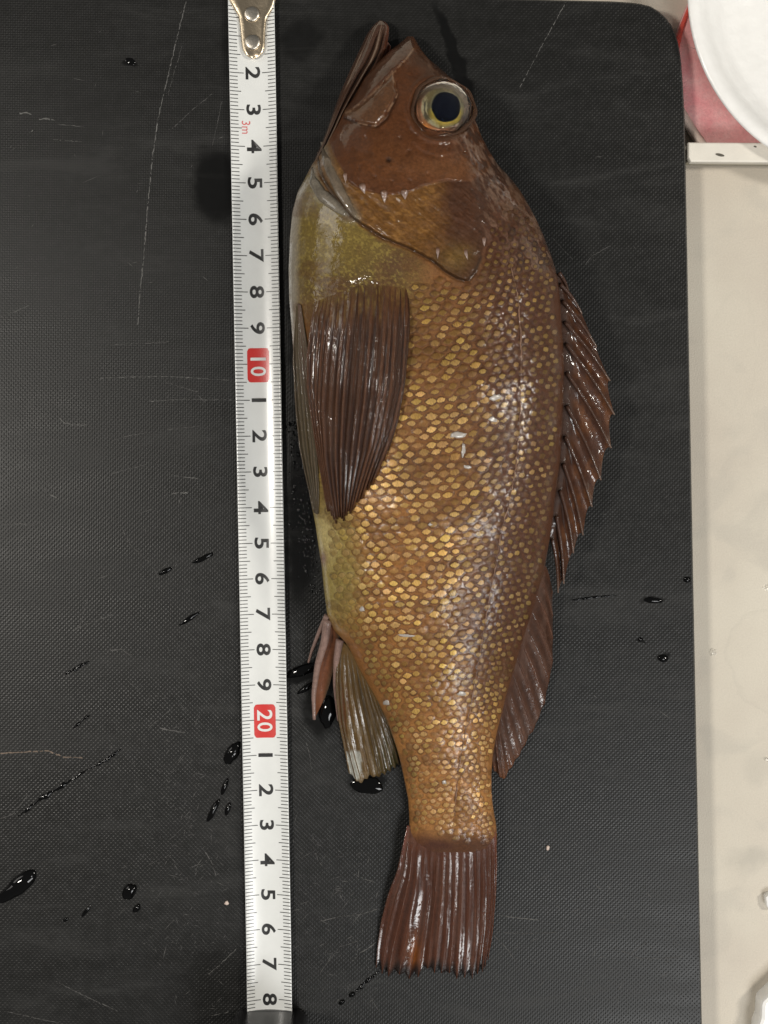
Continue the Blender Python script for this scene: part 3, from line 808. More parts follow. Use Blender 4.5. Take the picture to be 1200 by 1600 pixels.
JC = lerp(JC, (.20, .15, .10), sstep(.65, .95, sj) * sstep(.25, .6, tj[None]) * .6)
st_ = fbm(tj[None] * 13 - sj * 2, sj * 3, 6, 3); JC = JC * (.55 + .9 * st_)[..., None]; JC = lerp(JC, (.24, .17, .12), sstep(.60, .70, st_) * .6); JZ = JZ + .05 * (st_ - .5) * sstep(0, .1, sj)  # pale streaks put more of the wet film's sheen into the colour
V, f = solid_grid(W(JX, JY, JZ), W(JX, JY, np.maximum(JB, .02)))
JCC = np.r_[JC.reshape(-1, 3), JC.reshape(-1, 3)]
mk('lower_jaw', V, f, M['skin'], fish, attrs={'Col': JCC})
for pts, r0, cc in ((FOLD_A, .13, (.15, .115, .08)), (FOLD_B, .16, (.17, .145, .11)), ([(496, 238), (500, 262), (512, 290), (530, 316), (551, 340)], .07, (.075, .045, .025))):
    q_ = resample(pts, 40); tq = np.linspace(0, 1, 40)
    px_ = q_[:, 0] + 1.5 * (fbm(tq * 6, tq * 0 + pts[0][0], 3, 2) - .5)
    V, f = tube_mesh(W(px_, q_[:, 1], Zs(px_, q_[:, 1]) - .02), r0 * np.sin(np.clip(tq, .03, .97) * np.pi) ** .6 * (.85 + .3 * fbm(tq * 9, tq * 0, 4, 2)), 14, True, .55)
    vc = np.array(cc)[None] * (.55 + .9 * fbm(np.repeat(tq, 14) * 14, np.tile(np.arange(14), 40) * .8, 5, 3))[:, None]
    mk('gill_membrane', V, f, M['skin'], fish, attrs={'Col': np.c_[vc, np.full(len(vc), .9)]})
# mouth lining between the jaws
A = resample([(603, 62), (598, 78), (590, 98), (570, 122), (556, 146)], 24); B = resample([(611, 72), (607, 86), (598, 100), (580, 122), (562, 146)], 24)
tj = np.linspace(0, 1, 8)
MX = A[:, None, 0] * (1 - tj) + B[:, None, 0] * tj; MY = A[:, None, 1] * (1 - tj) + B[:, None, 1] * tj
MZ = .42 + .2 * np.linspace(0, 1, 24)[:, None] - .1 * np.sin(tj * np.pi)[None] + 0 * MX
V, f = solid_grid(W(MX, MY, MZ), W(MX, MY, MZ - .25))
mk('mouth_lining', V, f, M['skin'], fish, attrs={'Col': (.17, .05, .026)})

# eye -------------------------------------------------------------
EX, EY = 692, 168
ez = float(base_z(np.array(EX), np.array(EY)))
def polar(nr, na, rx, ry, zf, cx=EX, cy=EY, r0=0.0, r1=1.0):
    rr_ = np.linspace(r0, r1, nr)[:, None]; aa_ = np.linspace(0, 2 * np.pi, na, endpoint=False)[None]
    X = cx + rx * rr_ * np.cos(aa_); Y = cy + ry * rr_ * np.sin(aa_)
    return X, Y, zf(rr_, aa_) + 0 * X, rr_ + 0 * X, aa_ + 0 * X
egx = float(base_z(np.array(EX + 20), np.array(EY)) - base_z(np.array(EX - 30), np.array(EY))) / 50; egy = float(base_z(np.array(EX), np.array(EY + 30)) - base_z(np.array(EX), np.array(EY - 30))) / 60
tilt = lambda X, Y: .85 * egx * (X - EX) + .85 * egy * (Y - EY)
X, Y, Z, RR, AA = polar(60, 160, 47, 44, lambda r_, a_: ez - .30 + .50 * np.sqrt(np.clip(1 - (r_ * .97) ** 2, 0, 1)))
Z = np.minimum(Z, ez + .115 - .09 * RR) + tilt(X, Y)
pr = np.hypot(X - 697, Y - 167) / 23.5
ns = fbm(np.cos(AA) * 2.6 + pr * 1.1 + 9, np.sin(AA) * 2.6 + pr * 1.6 + 5, 2, 4); ns2 = fbm(X / 6, Y / 6, 5, 3)
pr = pr * (1 + .05 * np.cos(AA - 2.2) + .03 * np.cos(2 * AA + .6) + .02 * np.cos(5 * AA))
stk = fbm(RR * 16 + 3, AA * 1.6 + 4 + .8 * np.sin(AA), 1, 4)
stk = .5 * stk + .5 * fbm(X / 5, Y / 9, 6, 3)
left = sstep(.3, -.6, np.cos(AA)); low = sstep(-.1, .7, np.sin(AA)); top = sstep(-.1, -.8, np.sin(AA)); right = sstep(.1, .7, np.cos(AA))
IC = np.broadcast_to(np.array([.095, .078, .040]), X.shape + (3,)).copy()
IC = lerp(IC, (.40, .37, .24), sstep(.46, .60, stk) * (.35 + .6 * left))
IC = lerp(IC, (.035, .032, .024), sstep(.50, .38, stk) * .8)
IC = lerp(IC, (.17, .13, .04), top * .6)
IC = lerp(IC, (.40, .29, .035), low * sstep(1.5, 1.1, pr) * .75)
IC = lerp(IC, (.36, .31, .25), blob(X, Y, 708, 200, 9, 5) * .9)
IC = lerp(IC, (.50, .37, .07), np.exp(-((pr - 1.06) / .06) ** 2) * sstep(-.3, .6, np.sin(AA)) * .95)
IC = lerp(IC, (.20, .19, .13), np.exp(-((pr - 1.05) / .06) ** 2) * sstep(.2, -.4, np.sin(AA)) * .7)
out = sstep(.68, .76, RR + .10 * (ns2 - .5))
OC = np.broadcast_to(np.array([.13, .058, .028]), X.shape + (3,)).copy()
OC = lerp(OC, (.30, .15, .085), sstep(.48, .60, stk) * (.3 + .6 * left))
OC = lerp(OC, (.42, .15, .03), blob(X, Y, 663, 199, 11, 8))
OC = lerp(OC, (.085, .062, .045), right * .9)
OC = lerp(OC, (.24, .19, .14), right * sstep(.52, .60, stk) * .8)
OC = lerp(OC, (.10, .08, .05), top * .7)
IC = lerp(IC, OC, out)
IC = lerp(IC, (.03, .016, .009), np.exp(-((RR - .985) / .03) ** 2) * .9)
IC = lerp(IC, (.04, .035, .04), blob(X, Y, 725, 183, 4.5, 5) * .9)
IC = lerp(IC, (.004, .006, .011), sstep(1.03, .97, pr))
Ve = W(X, Y, Z)
eye = mk('eye', Ve.reshape(-1, 3), grid_faces(60, 160, wrap=True), fish_mat('eye_iris', rough=.28, coat=.0, mott=.15, fine=16, film=False), fish, attrs={'Col': IC.reshape(-1, 3)})
X, Y, Z, RR, AA = polar(14, 72, 22.2, 22.6, lambda r_, a_: ez + .118 + .05 * np.sqrt(np.clip(1 - (r_ * .98) ** 2, 0, 1)), 697, 167)
wob_ = 1 / (1 + .05 * np.cos(AA - 2.2) + .03 * np.cos(2 * AA + .6) + .02 * np.cos(5 * AA)); X = 697 + (X - 697) * wob_; Y = 167 + (Y - 167) * wob_
mk('pupil', W(X, Y, Z + tilt(X, Y)).reshape(-1, 3), grid_faces(14, 72, wrap=True), simple('pupil_black', (.004, .006, .012), .1, spec=.25, bstr=.1), eye)
t = NT('cornea_clear'); t.set(col=(1, 1, 1), rough=.02, trans=1.0, ior=1.12)
p = t.pos(); t.set(normal=t.bump(t.noise(p, 4, 2), .25, .0006))
X, Y, Z, RR, AA = polar(24, 96, 46, 43, lambda r_, a_: ez - .14 + .42 * np.sqrt(np.clip(1 - (r_ * .985) ** 2, 0, 1)))
mk('cornea', W(X, Y, Z + tilt(X, Y)).reshape(-1, 3), grid_faces(24, 96, wrap=True), t.m, eye)
a_ = np.linspace(0, 2 * np.pi, 97)
rw = 1 + .03 * np.sin(a_ * 3 + 1) + .02 * np.sin(a_ * 7)
rx_ = EX + 48.5 * rw * np.cos(a_); ry_ = EY + 45.5 * rw * np.sin(a_)
zr = ez - .03 + tilt(rx_, ry_) - .04 * np.cos(a_) ** 2
V, f = tube_mesh(W(rx_, ry_, zr), .045 + .02 * np.sin(a_ * 2 + .6) + .008 * np.sin(a_ * 9), 10, False)
mk('eye_rim', V, f, M['skin'], eye, attrs={'Col': (.055, .026, .013, .45)})

# gill spines
for (sx_, sy_, dx, dy, wd) in ((540, 270, 0, 15, 8), (565, 287, 5, 16, 11), (600, 297, 1, 20, 11), (632, 296, 1, 16, 12), (684, 386, 0, 18, 6), (726, 389, 5, 17, 6.5), (755, 370, 2, 15, 8)):
    q = np.linspace(0, 1, 8)
    X = sx_ + dx * q; Y = sy_ + dy * q
    Z = Zs(X, Y) + .035 - .02 * q
    Z = np.maximum(Z - .05 * (1 - q) ** 2, Zs(np.array(sx_), np.array(sy_)) - .05 - .02 * q)
    V, f = tube_mesh(W(X, Y, Z), wd / 110 * np.clip(1 - q ** 1.6, 0.03, 1) * np.interp(q, [0, .12, 1], [.5, 1, 1]), 10, True, .5)
    cc = np.array([.12, .05, .02])[None] * (1 - sstep(.05, .55, q)[:, None]) + np.array([.30, .215, .18])[None] * sstep(.05, .55, q)[:, None]
    mk('gill_spine', V, f, M['skin'], fish, attrs={'Col': np.repeat(cc, 10, 0)})

# ------------------------------------------------------------------ scales
def pitch(y, u):
    P0 = np.interp(y, [300, 420, 520, 700, 880, 1000, 1100, 1200, 1320], [13.5, 17, 19.6, 20.2, 18.8, 16.6, 14.4, 13.2, 12.2])
    k = np.interp(u, [-1, -.7, -.35, .35, .6, .95], [.62, .78, 1, 1, .74, .62])
    return P0 * k
def rowp(y): return np.interp(y, [300, 420, 520, 700, 880, 1000, 1100, 1200, 1320], [9, 10.4, 11.3, 11.5, 11, 10.1, 9.3, 8.7, 8.4])
PEC_OUT = [(497, 436), (560, 420), (634, 432), (638, 470), (634, 551), (629, 606), (618, 675), (600, 717), (577, 762), (549, 795), (526, 813), (513, 800), (496, 712), (478, 620), (460, 500), (470, 420)]
cand = []
y = 316.0; k = 0
while y < 1330:
    l, r = LR(y); xc = np.interp(y, [p_[1] for p_ in LINE], [p_[0] for p_ in LINE]) - 120 * np.interp(y, [400, 1300], [1, .15])
    # integrate the phase outwards from the centre line
    for sgn in (1, -1):
        x = xc; ph = .5 * (k % 2)
        first = True
        while l + 3 < x < r - 2:
            u = float(Uof(np.array(x), np.array(y)))
            stepx = float(pitch(y, u))
            if first:
                x += sgn * stepx * (ph if sgn == 1 else (1 - ph if ph else 1)); first = False
            else: x += sgn * stepx
            cand.append((x, y))
    y += float(rowp(y)); k += 1
SC = []
for (x, y) in cand:
    u = float(Uof(np.array(x), np.array(y)))
    yy = y - (.10 + .16 * max(0, u)) * (x - 690) * np.interp(y, [400, 700, 1000, 1300], [1.0, .75, .8, .8])   # rows climb towards the back
    x += random.gauss(0, 1.6); yy += random.gauss(0, 1.1)
    if yy < 318 or yy > 1326: continue
    u = float(Uof(np.array(x), np.array(yy)))
    if abs(u) > .965: continue
    if float(sdf(np.array(x), np.array(yy), HEAD)) > -6: continue
    if yy < 440 and u < .1: continue
    if x < 640 and yy < 470: continue
    if float(sdf(np.array(x), np.array(yy), PEC_OUT)) > 7: continue
    if yy > 1290 + 34 * float(vnoise(np.array(x / 11.), np.array(7.), 5)): continue
    if u < -.9 or x > float(LR(yy)[1]) - np.interp(yy, [900, 1200], [9, 5]): continue
    # ragged forward limit behind the head
    SC.append((x, yy, u))
print('scales', len(SC))
AN = np.linspace(0, 2 * np.pi, 12, endpoint=False)
RING = [(.42, AN), (.80, AN), (1.0, AN)]
def MGF(x, y): return paint(np.array([float(x)]), np.array([float(y)]))[0] * np.array([.92, .88, .85])
def scale_geo(x, y, u):
    pw = float(pitch(y, u)); rp = float(rowp(y))
    hw = pw * .58 * random.uniform(.86, 1.1); hh = rp * .95 * random.uniform(.88, 1.08)
    ang = -math.radians(np.interp(u, [-.8, -.2, .4, .9], [-4, 5, 17, 34]) + random.gauss(0, 4))
    ca_, sa_ = math.cos(ang), math.sin(ang)
    la, lb = [0.], [.15]
    for rr_, an in RING:
        c_, s_ = np.cos(an), np.sin(an)
        la += list(rr_ * np.sign(c_) * np.abs(c_) ** 1.12); lb += list(rr_ * np.sign(s_) * np.abs(s_) ** 1.0)
    la = np.array(la); lb = np.array(lb)
    X = x + la * hw * ca_ - lb * hh * sa_; Y = y + la * hw * sa_ + lb * hh * ca_
    rr_ = np.hypot(la, lb)
    tl = random.gauss(0, .004)
    lift = .008 + .018 * lb + .010 * (1 - rr_ ** 2) + tl * la - .03 * np.clip(-lb - .2, 0, 1)
    Z = base_z(np.clip(X, *[float(q) for q in (LR(y)[0] + 2, LR(y)[1] - 2)]), Y)
    dl = dist_line(X, Y, LINE)
    Z = Z + .03 * (fbm(X / 30, Y / 30, 5, 3) - .5) + lift - .02 * np.exp(-(dl / 4) ** 2)
    V = W(X, Y, Z)
    f = [[0, 1 + (i + 1) % 12, 1 + i] for i in range(12)]
    for q in range(2):
        o = 1 + 12 * q
        f += [[o + i, o + (i + 1) % 12, o + 12 + (i + 1) % 12, o + 12 + i] for i in range(12)]
    lk = random.uniform(.82, 1.10) + .20 * float(sstep(.2, .6, u)) * float(sstep(1150, 950, y)) + .15 * float(sstep(520, 400, y))
    lc_ = np.stack([la * lk, (lb - .24) * lk + .24, np.full(len(la), random.random())], -1)
    # pigment: bright gold on the lower flank, duller on the back
    g_ = np.array([.50, .30, .08])
    wl = float(blob(x, y, 620, 840, 170, 230)); g_ = g_ * (1 - wl) + np.array([.74, .45, .155]) * wl
    wb = float(sstep(.15, .55, u)) * float(sstep(1220, 950, y)); g_ = g_ * (1 - .8 * wb) + np.array([.27, .17, .07]) * .8 * wb
    wt = float(sstep(1050, 1200, y)); g_ = g_ * (1 - .7 * wt) + np.array([.74, .45, .18]) * .8 * wt
    wf = float(sstep(600, 420, y)); g_ = g_ * (1 - .7 * wf) + np.array([.31, .18, .055]) * .7 * wf
    wv_ = float(sstep(-.5, -.85, u)); g_ = g_ * (1 - .6 * wv_) + np.array([.42, .32, .10]) * .6 * wv_
    g_ = g_ * (1 - .25 * float(sstep(.5, .66, fbm(np.array(x / 40.), np.array(y / 22.), 7, 3))))
    g_ = g_ * random.uniform(.74, 1.12) * np.array([1, random.uniform(.94, 1.06), random.uniform(.8, 1.2)])
    al = random.choice([1, 1, .9, .8, .65, .45, .25]) * (1 - .35 * wv_)
    al *= 1 - .35 * float(fbm(np.array(x / 45.), np.array(y / 45.), 3, 2) > .6)
    fade = float(sstep(318, 470, y + 26 * (u - .2) * 2)) * float(sstep(1328, 1285, y + 26 * (float(vnoise(np.array(x / 13.), np.array(2.), 3)) - .4)))
    mg = np.tile(MGF(x, y), (len(la), 1))
    return V, f, lc_, np.tile(np.r_[np.clip(g_, 0, 1), al * fade], (len(la), 1)), hw * hh, mg
q_ = resample(LINE, 220); lr_ = .004 + .022 * np.clip(fbm(np.arange(220) * .35, np.zeros(220), 2, 2) * 2 - .75, 0, 1)
V, f = tube_mesh(W(q_[:, 0] + rng.normal(0, .5, 220), q_[:, 1], base_z(q_[:, 0], q_[:, 1]) + .022), lr_, 8, True, .6)
mk('lateral_line', V, f, M['skin'], BODY, attrs={'Col': (.20, .11, .07, .3)})
geo = [scale_geo(*s) for s in SC]
order = sorted(range(len(geo)), key=lambda i: -geo[i][4])
for i in order[:300]:
    V, f, lc_, c_, _a, mg_ = geo[i]
    mk('scale', V, f, M['scale'], BODY, attrs={'lc': lc_, 'Col': c_, 'mg': mg_})
V, f, lcs, cs, mgs, o = [], [], [], [], [], 0
for i in order[300:]:
    v_, f_, l_, c_, _a, mg_ = geo[i]; mgs.append(mg_)
    V.append(v_); lcs.append(l_); cs.append(c_); f += [[q + o for q in fc] for fc in f_]; o += len(v_)
if V: mk('small_scales', np.concatenate(V), f, M['scale'], BODY, attrs={'lc': np.concatenate(lcs), 'Col': np.concatenate(cs), 'mg': np.concatenate(mgs)}, kind='stuff')

# ------------------------------------------------------------------ fins
def ruled(keys, ns, nt):
    """keys: list of ray polylines (root -> tip); returns (ns,nt) pixel grids"""
    K = np.array([resample(k, nt, False) for k in keys])
    sk = np.linspace(0, 1, len(keys)); s = np.linspace(0, 1, ns)
    X = np.empty((ns, nt)); Y = np.empty((ns, nt))
    for j in range(nt):
        X[:, j] = np.interp(s, sk, K[:, j, 0]); Y[:, j] = np.interp(s, sk, K[:, j, 1])
    return X, Y
def make_fin(name, keys, nray, zf, colf, ns=120, nt=50, relief=.05, ray_r=(.045, .02), thick=.05, ragged=4, ray_col=(.07, .03, .016), wave=None, rayvar=.15, glint=None):
    X, Y = ruled(keys, ns, nt)
    s = np.linspace(0, 1, ns)[:, None]; tt_ = np.linspace(0, 1, nt)[None]
    # ragged end, per ray
    jag = np.interp(s[:, 0], np.linspace(0, 1, nray * 2 - 1), [(random.uniform(-.2, .6) if i % 2 == 0 else random.uniform(-1.2, -.3)) for i in range(nray * 2 - 1)]) * ragged
    dX = X[:, -1] - X[:, -2]; dY = Y[:, -1] - Y[:, -2]; dl = np.hypot(dX, dY) + 1e-6
    X = X + (dX / dl * jag)[:, None] * tt_ ** 4; Y = Y + (dY / dl * jag)[:, None] * tt_ ** 4
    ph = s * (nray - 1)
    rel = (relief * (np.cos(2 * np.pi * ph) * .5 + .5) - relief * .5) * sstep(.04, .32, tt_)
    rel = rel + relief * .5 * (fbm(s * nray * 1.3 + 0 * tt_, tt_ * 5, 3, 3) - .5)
    Z = zf(X, Y, s + 0 * X, tt_ + 0 * X) + rel
    if wave is not None: Z = Z + wave(s + 0 * X, tt_ + 0 * X)
    C = colf(X, Y, s + 0 * X, tt_ + 0 * X)
    C = C * (1 - .40 * sstep(.05, .35, tt_) * (1 - (np.cos(2 * np.pi * ph) * .5 + .5)))[..., None]  # membrane darker between rays; groove shade is put into its colour
    C = np.concatenate([C, (1 - (glint(X, Y) if glint else 0 * X))[..., None]], -1)
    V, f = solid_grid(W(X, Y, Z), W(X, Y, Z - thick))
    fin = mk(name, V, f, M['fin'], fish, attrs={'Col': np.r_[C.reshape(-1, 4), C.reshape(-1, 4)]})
    for i in range(nray):
        k_ = i / (nray - 1) * (ns - 1); a = int(k_); b = min(a + 1, ns - 1); fr = k_ - a
        idx = np.linspace(0, nt - 1, 26).astype(int)
        rxp = (X[a] * (1 - fr) + X[b] * fr)[idx]; ryp = (Y[a] * (1 - fr) + Y[b] * fr)[idx]; rz = (Z[a] * (1 - fr) + Z[b] * fr)[idx]
        rad = np.linspace(ray_r[0], ray_r[1], 26) * random.uniform(.8, 1.2)
        rad = rad * (1 + .12 * np.sin(np.arange(26) * 1.9 + i)) * (.08 + .92 * sstep(.02, .26, np.linspace(0, 1, 26)))
        V, f = tube_mesh(W(rxp, ryp, rz - ray_r[0] * .15), rad * 1.15, 10, True, .55)
        cc = np.array(ray_col) * random.uniform(1 - rayvar, 1 + rayvar)
        mk('fin_ray', V, f, M['ray'], fin, attrs={'Col': cc})
    return fin
def const(c):
    return lambda X, Y, s, t_: np.broadcast_to(np.array(c, float), X.shape + (3,)).copy()

# pelvic fin (behind the pectoral, along the belly edge)
def pel_z(X, Y, s, t_): return np.maximum(base_z(np.clip(X, LR(Y)[0] + 3, 1e4), Y), mid_z(Y) * .8) + .06
def pel_c(X, Y, s, t_):
    c = np.broadcast_to(np.array([.085, .062, .030]), X.shape + (3,)).copy()
    c = lerp(c, (.16, .085, .07), sstep(.6, .1, t_) * sstep(.2, .6, s) * .8); c = lerp(c, (.04, .034, .018), sstep(.6, .95, t_) * .8)
    return lerp(c, (.17, .14, .10), sstep(.52, .66, vnoise(s * 9, t_ * 3, 2)) * .4)
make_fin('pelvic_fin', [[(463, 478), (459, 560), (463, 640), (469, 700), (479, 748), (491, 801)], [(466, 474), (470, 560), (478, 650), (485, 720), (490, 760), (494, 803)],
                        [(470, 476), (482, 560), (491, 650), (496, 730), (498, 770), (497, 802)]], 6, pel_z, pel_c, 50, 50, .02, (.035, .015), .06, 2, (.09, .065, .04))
# pectoral fin
def pec_z(X, Y, s, t_): return base_z(np.clip(X, LR(Y)[0] + 6, 1e4), Y) + .07 + .12 * np.sin(np.pi * np.clip(t_, 0, 1)) ** .6 - .16 * sstep(.22, 0, t_)
def pec_c(X, Y, s, t_):
    c = np.broadcast_to(np.array([.044, .016, .0075]), X.shape + (3,)).copy()
    rn = t_ + .16 * (fbm(X / 7, Y / 20, 4, 3) - .5)
    m_ = sstep(.26, .05, rn); c = c * (1 - m_)[..., None] + paint(X, Y) * m_[..., None]; c = lerp(c, (.035, .016, .011), sstep(.6, 1, t_) * .8)
    c = lerp(c, (.12, .07, .055), sstep(.35, .0, s) * sstep(.2, .5, t_) * .7)
    return lerp(c, (.11, .045, .02), sstep(.5, .7, vnoise(s * 20, t_ * 5, 1)) * .4)
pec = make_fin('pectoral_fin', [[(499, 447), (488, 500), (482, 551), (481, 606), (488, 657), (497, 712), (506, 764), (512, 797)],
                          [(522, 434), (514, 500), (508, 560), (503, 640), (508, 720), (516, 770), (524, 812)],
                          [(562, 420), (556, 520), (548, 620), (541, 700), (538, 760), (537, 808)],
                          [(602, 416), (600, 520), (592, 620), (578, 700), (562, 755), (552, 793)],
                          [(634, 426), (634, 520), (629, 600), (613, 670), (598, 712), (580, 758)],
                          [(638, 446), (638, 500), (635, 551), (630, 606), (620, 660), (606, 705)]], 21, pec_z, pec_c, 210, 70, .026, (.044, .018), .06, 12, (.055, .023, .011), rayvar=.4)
# spiny dorsal fin
SPN = [((873, 426), (889, 462)), ((875, 444), (909, 490)), ((879, 470), (932, 542)), ((882, 503), (953, 595)), ((884, 537), (960, 648)), ((885, 582), (955, 700)),
       ((885, 634), (939, 750)), ((883, 682), (925, 792)), ((880, 724), (911, 836)), ((875, 766), (896, 864)), ((869, 806), (881, 912)), ((863, 842), (872, 926))]
def dz(d, y): return mid_z(y) * .95 - .10 * np.clip(d, 0, 1) - .25 * np.clip(d, 0, 1) ** 1.5
def spine_curve(i, n):
    (x0, y0), (x1, y1) = SPN[i]; q = np.linspace(0, 1, n)
    X = x0 + (x1 - x0) * q + 2.5 * np.sin(q * np.pi); Y = y0 + (y1 - y0) * q - 1.5 * np.sin(q * np.pi)
    return X, Y
NT_ = 40; rows = []; per = 12
rX, rY, rT = [], [], []
# leading strip under the first spine hugs the body edge
for i in range(len(SPN) - 1):
    X0, Y0 = spine_curve(i, NT_); X1, Y1 = spine_curve(i + 1, NT_)
    for k in range(per if i < len(SPN) - 2 else per + 1):
        fr = k / per
        # membrane falls back between spine tips
        cut = 1 - .10 * np.sin(math.pi * fr ** .75) ** .9 * (.9 if i > 1 else .5)
        q = np.linspace(0, cut, NT_)
        xa = np.interp(q, np.linspace(0, 1, NT_), X0); ya = np.interp(q, np.linspace(0, 1, NT_), Y0)
        xb = np.interp(q, np.linspace(0, 1, NT_), X1); yb = np.interp(q, np.linspace(0, 1, NT_), Y1)
        rX.append(xa * (1 - fr) + xb * fr); rY.append(ya * (1 - fr) + yb * fr); rT.append(np.c_[q, np.full(NT_, fr)])
rX = np.array(rX); rY = np.array(rY); rT = np.array(rT)
sag = -.13 * np.sin(np.pi * rT[..., 1]) * sstep(0, .3, rT[..., 0]) + .05 * (fbm(rX / 9, rY / 12, 3, 3) - .5)
rZ = np.maximum(dz(rT[..., 0], rY) + sag, .05)
rX[:, 0] -= 9; rX[:, 1] -= 5
C = np.broadcast_to(np.array([.060, .025, .0145]), rX.shape + (3,)).copy()
C = lerp(C, (.11, .042, .016), sstep(.45, .7, fbm(rX / 10, rY / 14, 1, 3)) * .8)
C = lerp(C, (.045, .024, .017), sstep(.35, 0, rT[..., 0]) * .8)
V, f = solid_grid(W(rX, rY, rZ), W(rX, rY, rZ - .05))
dorsal = mk('dorsal_fin', V, f, M['fin'], fish, attrs={'Col': np.r_[C.reshape(-1, 3), C.reshape(-1, 3)]})
for i in range(len(SPN)):
    X, Y = spine_curve(i, 24); q = np.linspace(0, 1, 24)
    V, f = tube_mesh(W(X, Y, np.maximum(dz(q, Y), .05) + .03), (.055 * (1 - .7 * q) + .006), 8, True)
    cc = np.array([.060, .030, .020])[None] * (1 - q[:, None] ** 6) + np.array([.16, .11, .085])[None] * q[:, None] ** 6
    mk('fin_spine', V, f, M['ray'], dorsal, attrs={'Col': np.repeat(cc, 8, 0)})
# soft dorsal fin
def sd_z(X, Y, s, t_): return np.maximum(mid_z(Y) * (1 - .55 * t_) - .05, .06)
def sd_c(X, Y, s, t_):
    c = np.broadcast_to(np.array([.072, .032, .019]), X.shape + (3,)).copy()
    c = lerp(c, (.17, .065, .026), sstep(.5, 1, t_) * sstep(.5, 1, s) * .8)
    return lerp(c, (.13, .075, .055), sstep(.5, .68, vnoise(s * 22, t_ * 4, 4)) * .4)
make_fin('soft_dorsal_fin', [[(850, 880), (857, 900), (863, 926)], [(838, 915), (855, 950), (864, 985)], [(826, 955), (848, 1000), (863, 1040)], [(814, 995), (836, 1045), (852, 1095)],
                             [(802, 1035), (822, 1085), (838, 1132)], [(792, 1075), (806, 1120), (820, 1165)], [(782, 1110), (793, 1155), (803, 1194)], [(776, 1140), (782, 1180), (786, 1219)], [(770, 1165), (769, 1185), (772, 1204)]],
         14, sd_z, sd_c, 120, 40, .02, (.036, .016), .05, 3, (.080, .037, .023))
# anal fin: three spines, membrane, soft part
def an_z(X, Y, s, t_): return np.maximum(mid_z(Y) * (1 - .75 * t_) + .0, .07)
def an_c(X, Y, s, t_):
    c = np.broadcast_to(np.array([.115, .066, .022]), X.shape + (3,)).copy()
    c = lerp(c, (.070, .058, .020), sstep(.35, .9, t_) * sstep(.3, .8, s))
    c = lerp(c, (.11, .042, .014), blob(X, Y, 536, 1110, 9, 40))
    nz_ = fbm(X / 5, Y / 15, 2, 3)
    c = lerp(c, (.22, .165, .10), sstep(.56, .66, nz_) * sstep(.3, .6, t_) * .6)
    return lerp(c, (.42, .42, .37), sstep(.45, .60, blob(X, Y, 553, 1192, 17, 36) * (.45 + .9 * fbm(X / 9, Y / 9, 5, 3))) * sstep(.40, .9, t_) * .9)
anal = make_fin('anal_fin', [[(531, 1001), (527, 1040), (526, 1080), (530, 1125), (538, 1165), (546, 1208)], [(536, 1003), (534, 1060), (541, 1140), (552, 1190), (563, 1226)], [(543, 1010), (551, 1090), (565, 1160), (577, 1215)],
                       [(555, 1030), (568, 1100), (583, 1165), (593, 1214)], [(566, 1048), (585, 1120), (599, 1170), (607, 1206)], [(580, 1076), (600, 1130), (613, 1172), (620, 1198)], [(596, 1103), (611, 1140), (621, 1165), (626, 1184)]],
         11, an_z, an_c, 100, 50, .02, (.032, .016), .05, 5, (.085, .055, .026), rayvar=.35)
A = resample([(512, 962), (511, 990), (497, 1030), (489, 1080), (492, 1122)], 30); B = resample([(522, 980), (532, 1000), (526, 1030), (515, 1070), (508, 1090)], 30)
tj = np.linspace(0, 1, 14)
X = A[:, None, 0] * (1 - tj) + B[:, None, 0] * tj; Y = A[:, None, 1] * (1 - tj) + B[:, None, 1] * tj
Z = np.maximum(mid_z(Y) * (1 - .75 * np.linspace(0, 1, 30)[:, None]) - .08 * np.sin(tj * np.pi)[None], .06)
C = np.broadcast_to(np.array([.16, .058, .026]), X.shape + (3,)).copy(); C = lerp(C, (.075, .045, .025), sstep(.55, 1, tj)[None] + 0 * X)
V, f = solid_grid(W(X, Y, Z), W(X, Y, Z - .04))
mk('spine_membrane', V, f, M['fin'], anal, attrs={'Col': np.r_[C.reshape(-1, 3), C.reshape(-1, 3)]})
for pts, r0 in (([(511, 962), (498, 990), (488, 1015), (482, 1035)], .075), ([(512, 968), (508, 1000), (496, 1040), (490, 1085), (491, 1124)], .12), ([(531, 1000), (526, 1030), (524, 1070), (529, 1126)], .10)):
    c_ = resample(pts, 26); q = np.linspace(0, 1, 26)
    V, f = tube_mesh(W(c_[:, 0], c_[:, 1], np.maximum(mid_z(c_[:, 1]) * (1 - .75 * q), .08) + .02), r0 * (1 - .7 * q) + .01, 10, True)
    mk('fin_spine', V, f, M['ray'], anal, attrs={'Col': (.23, .15, .125)})
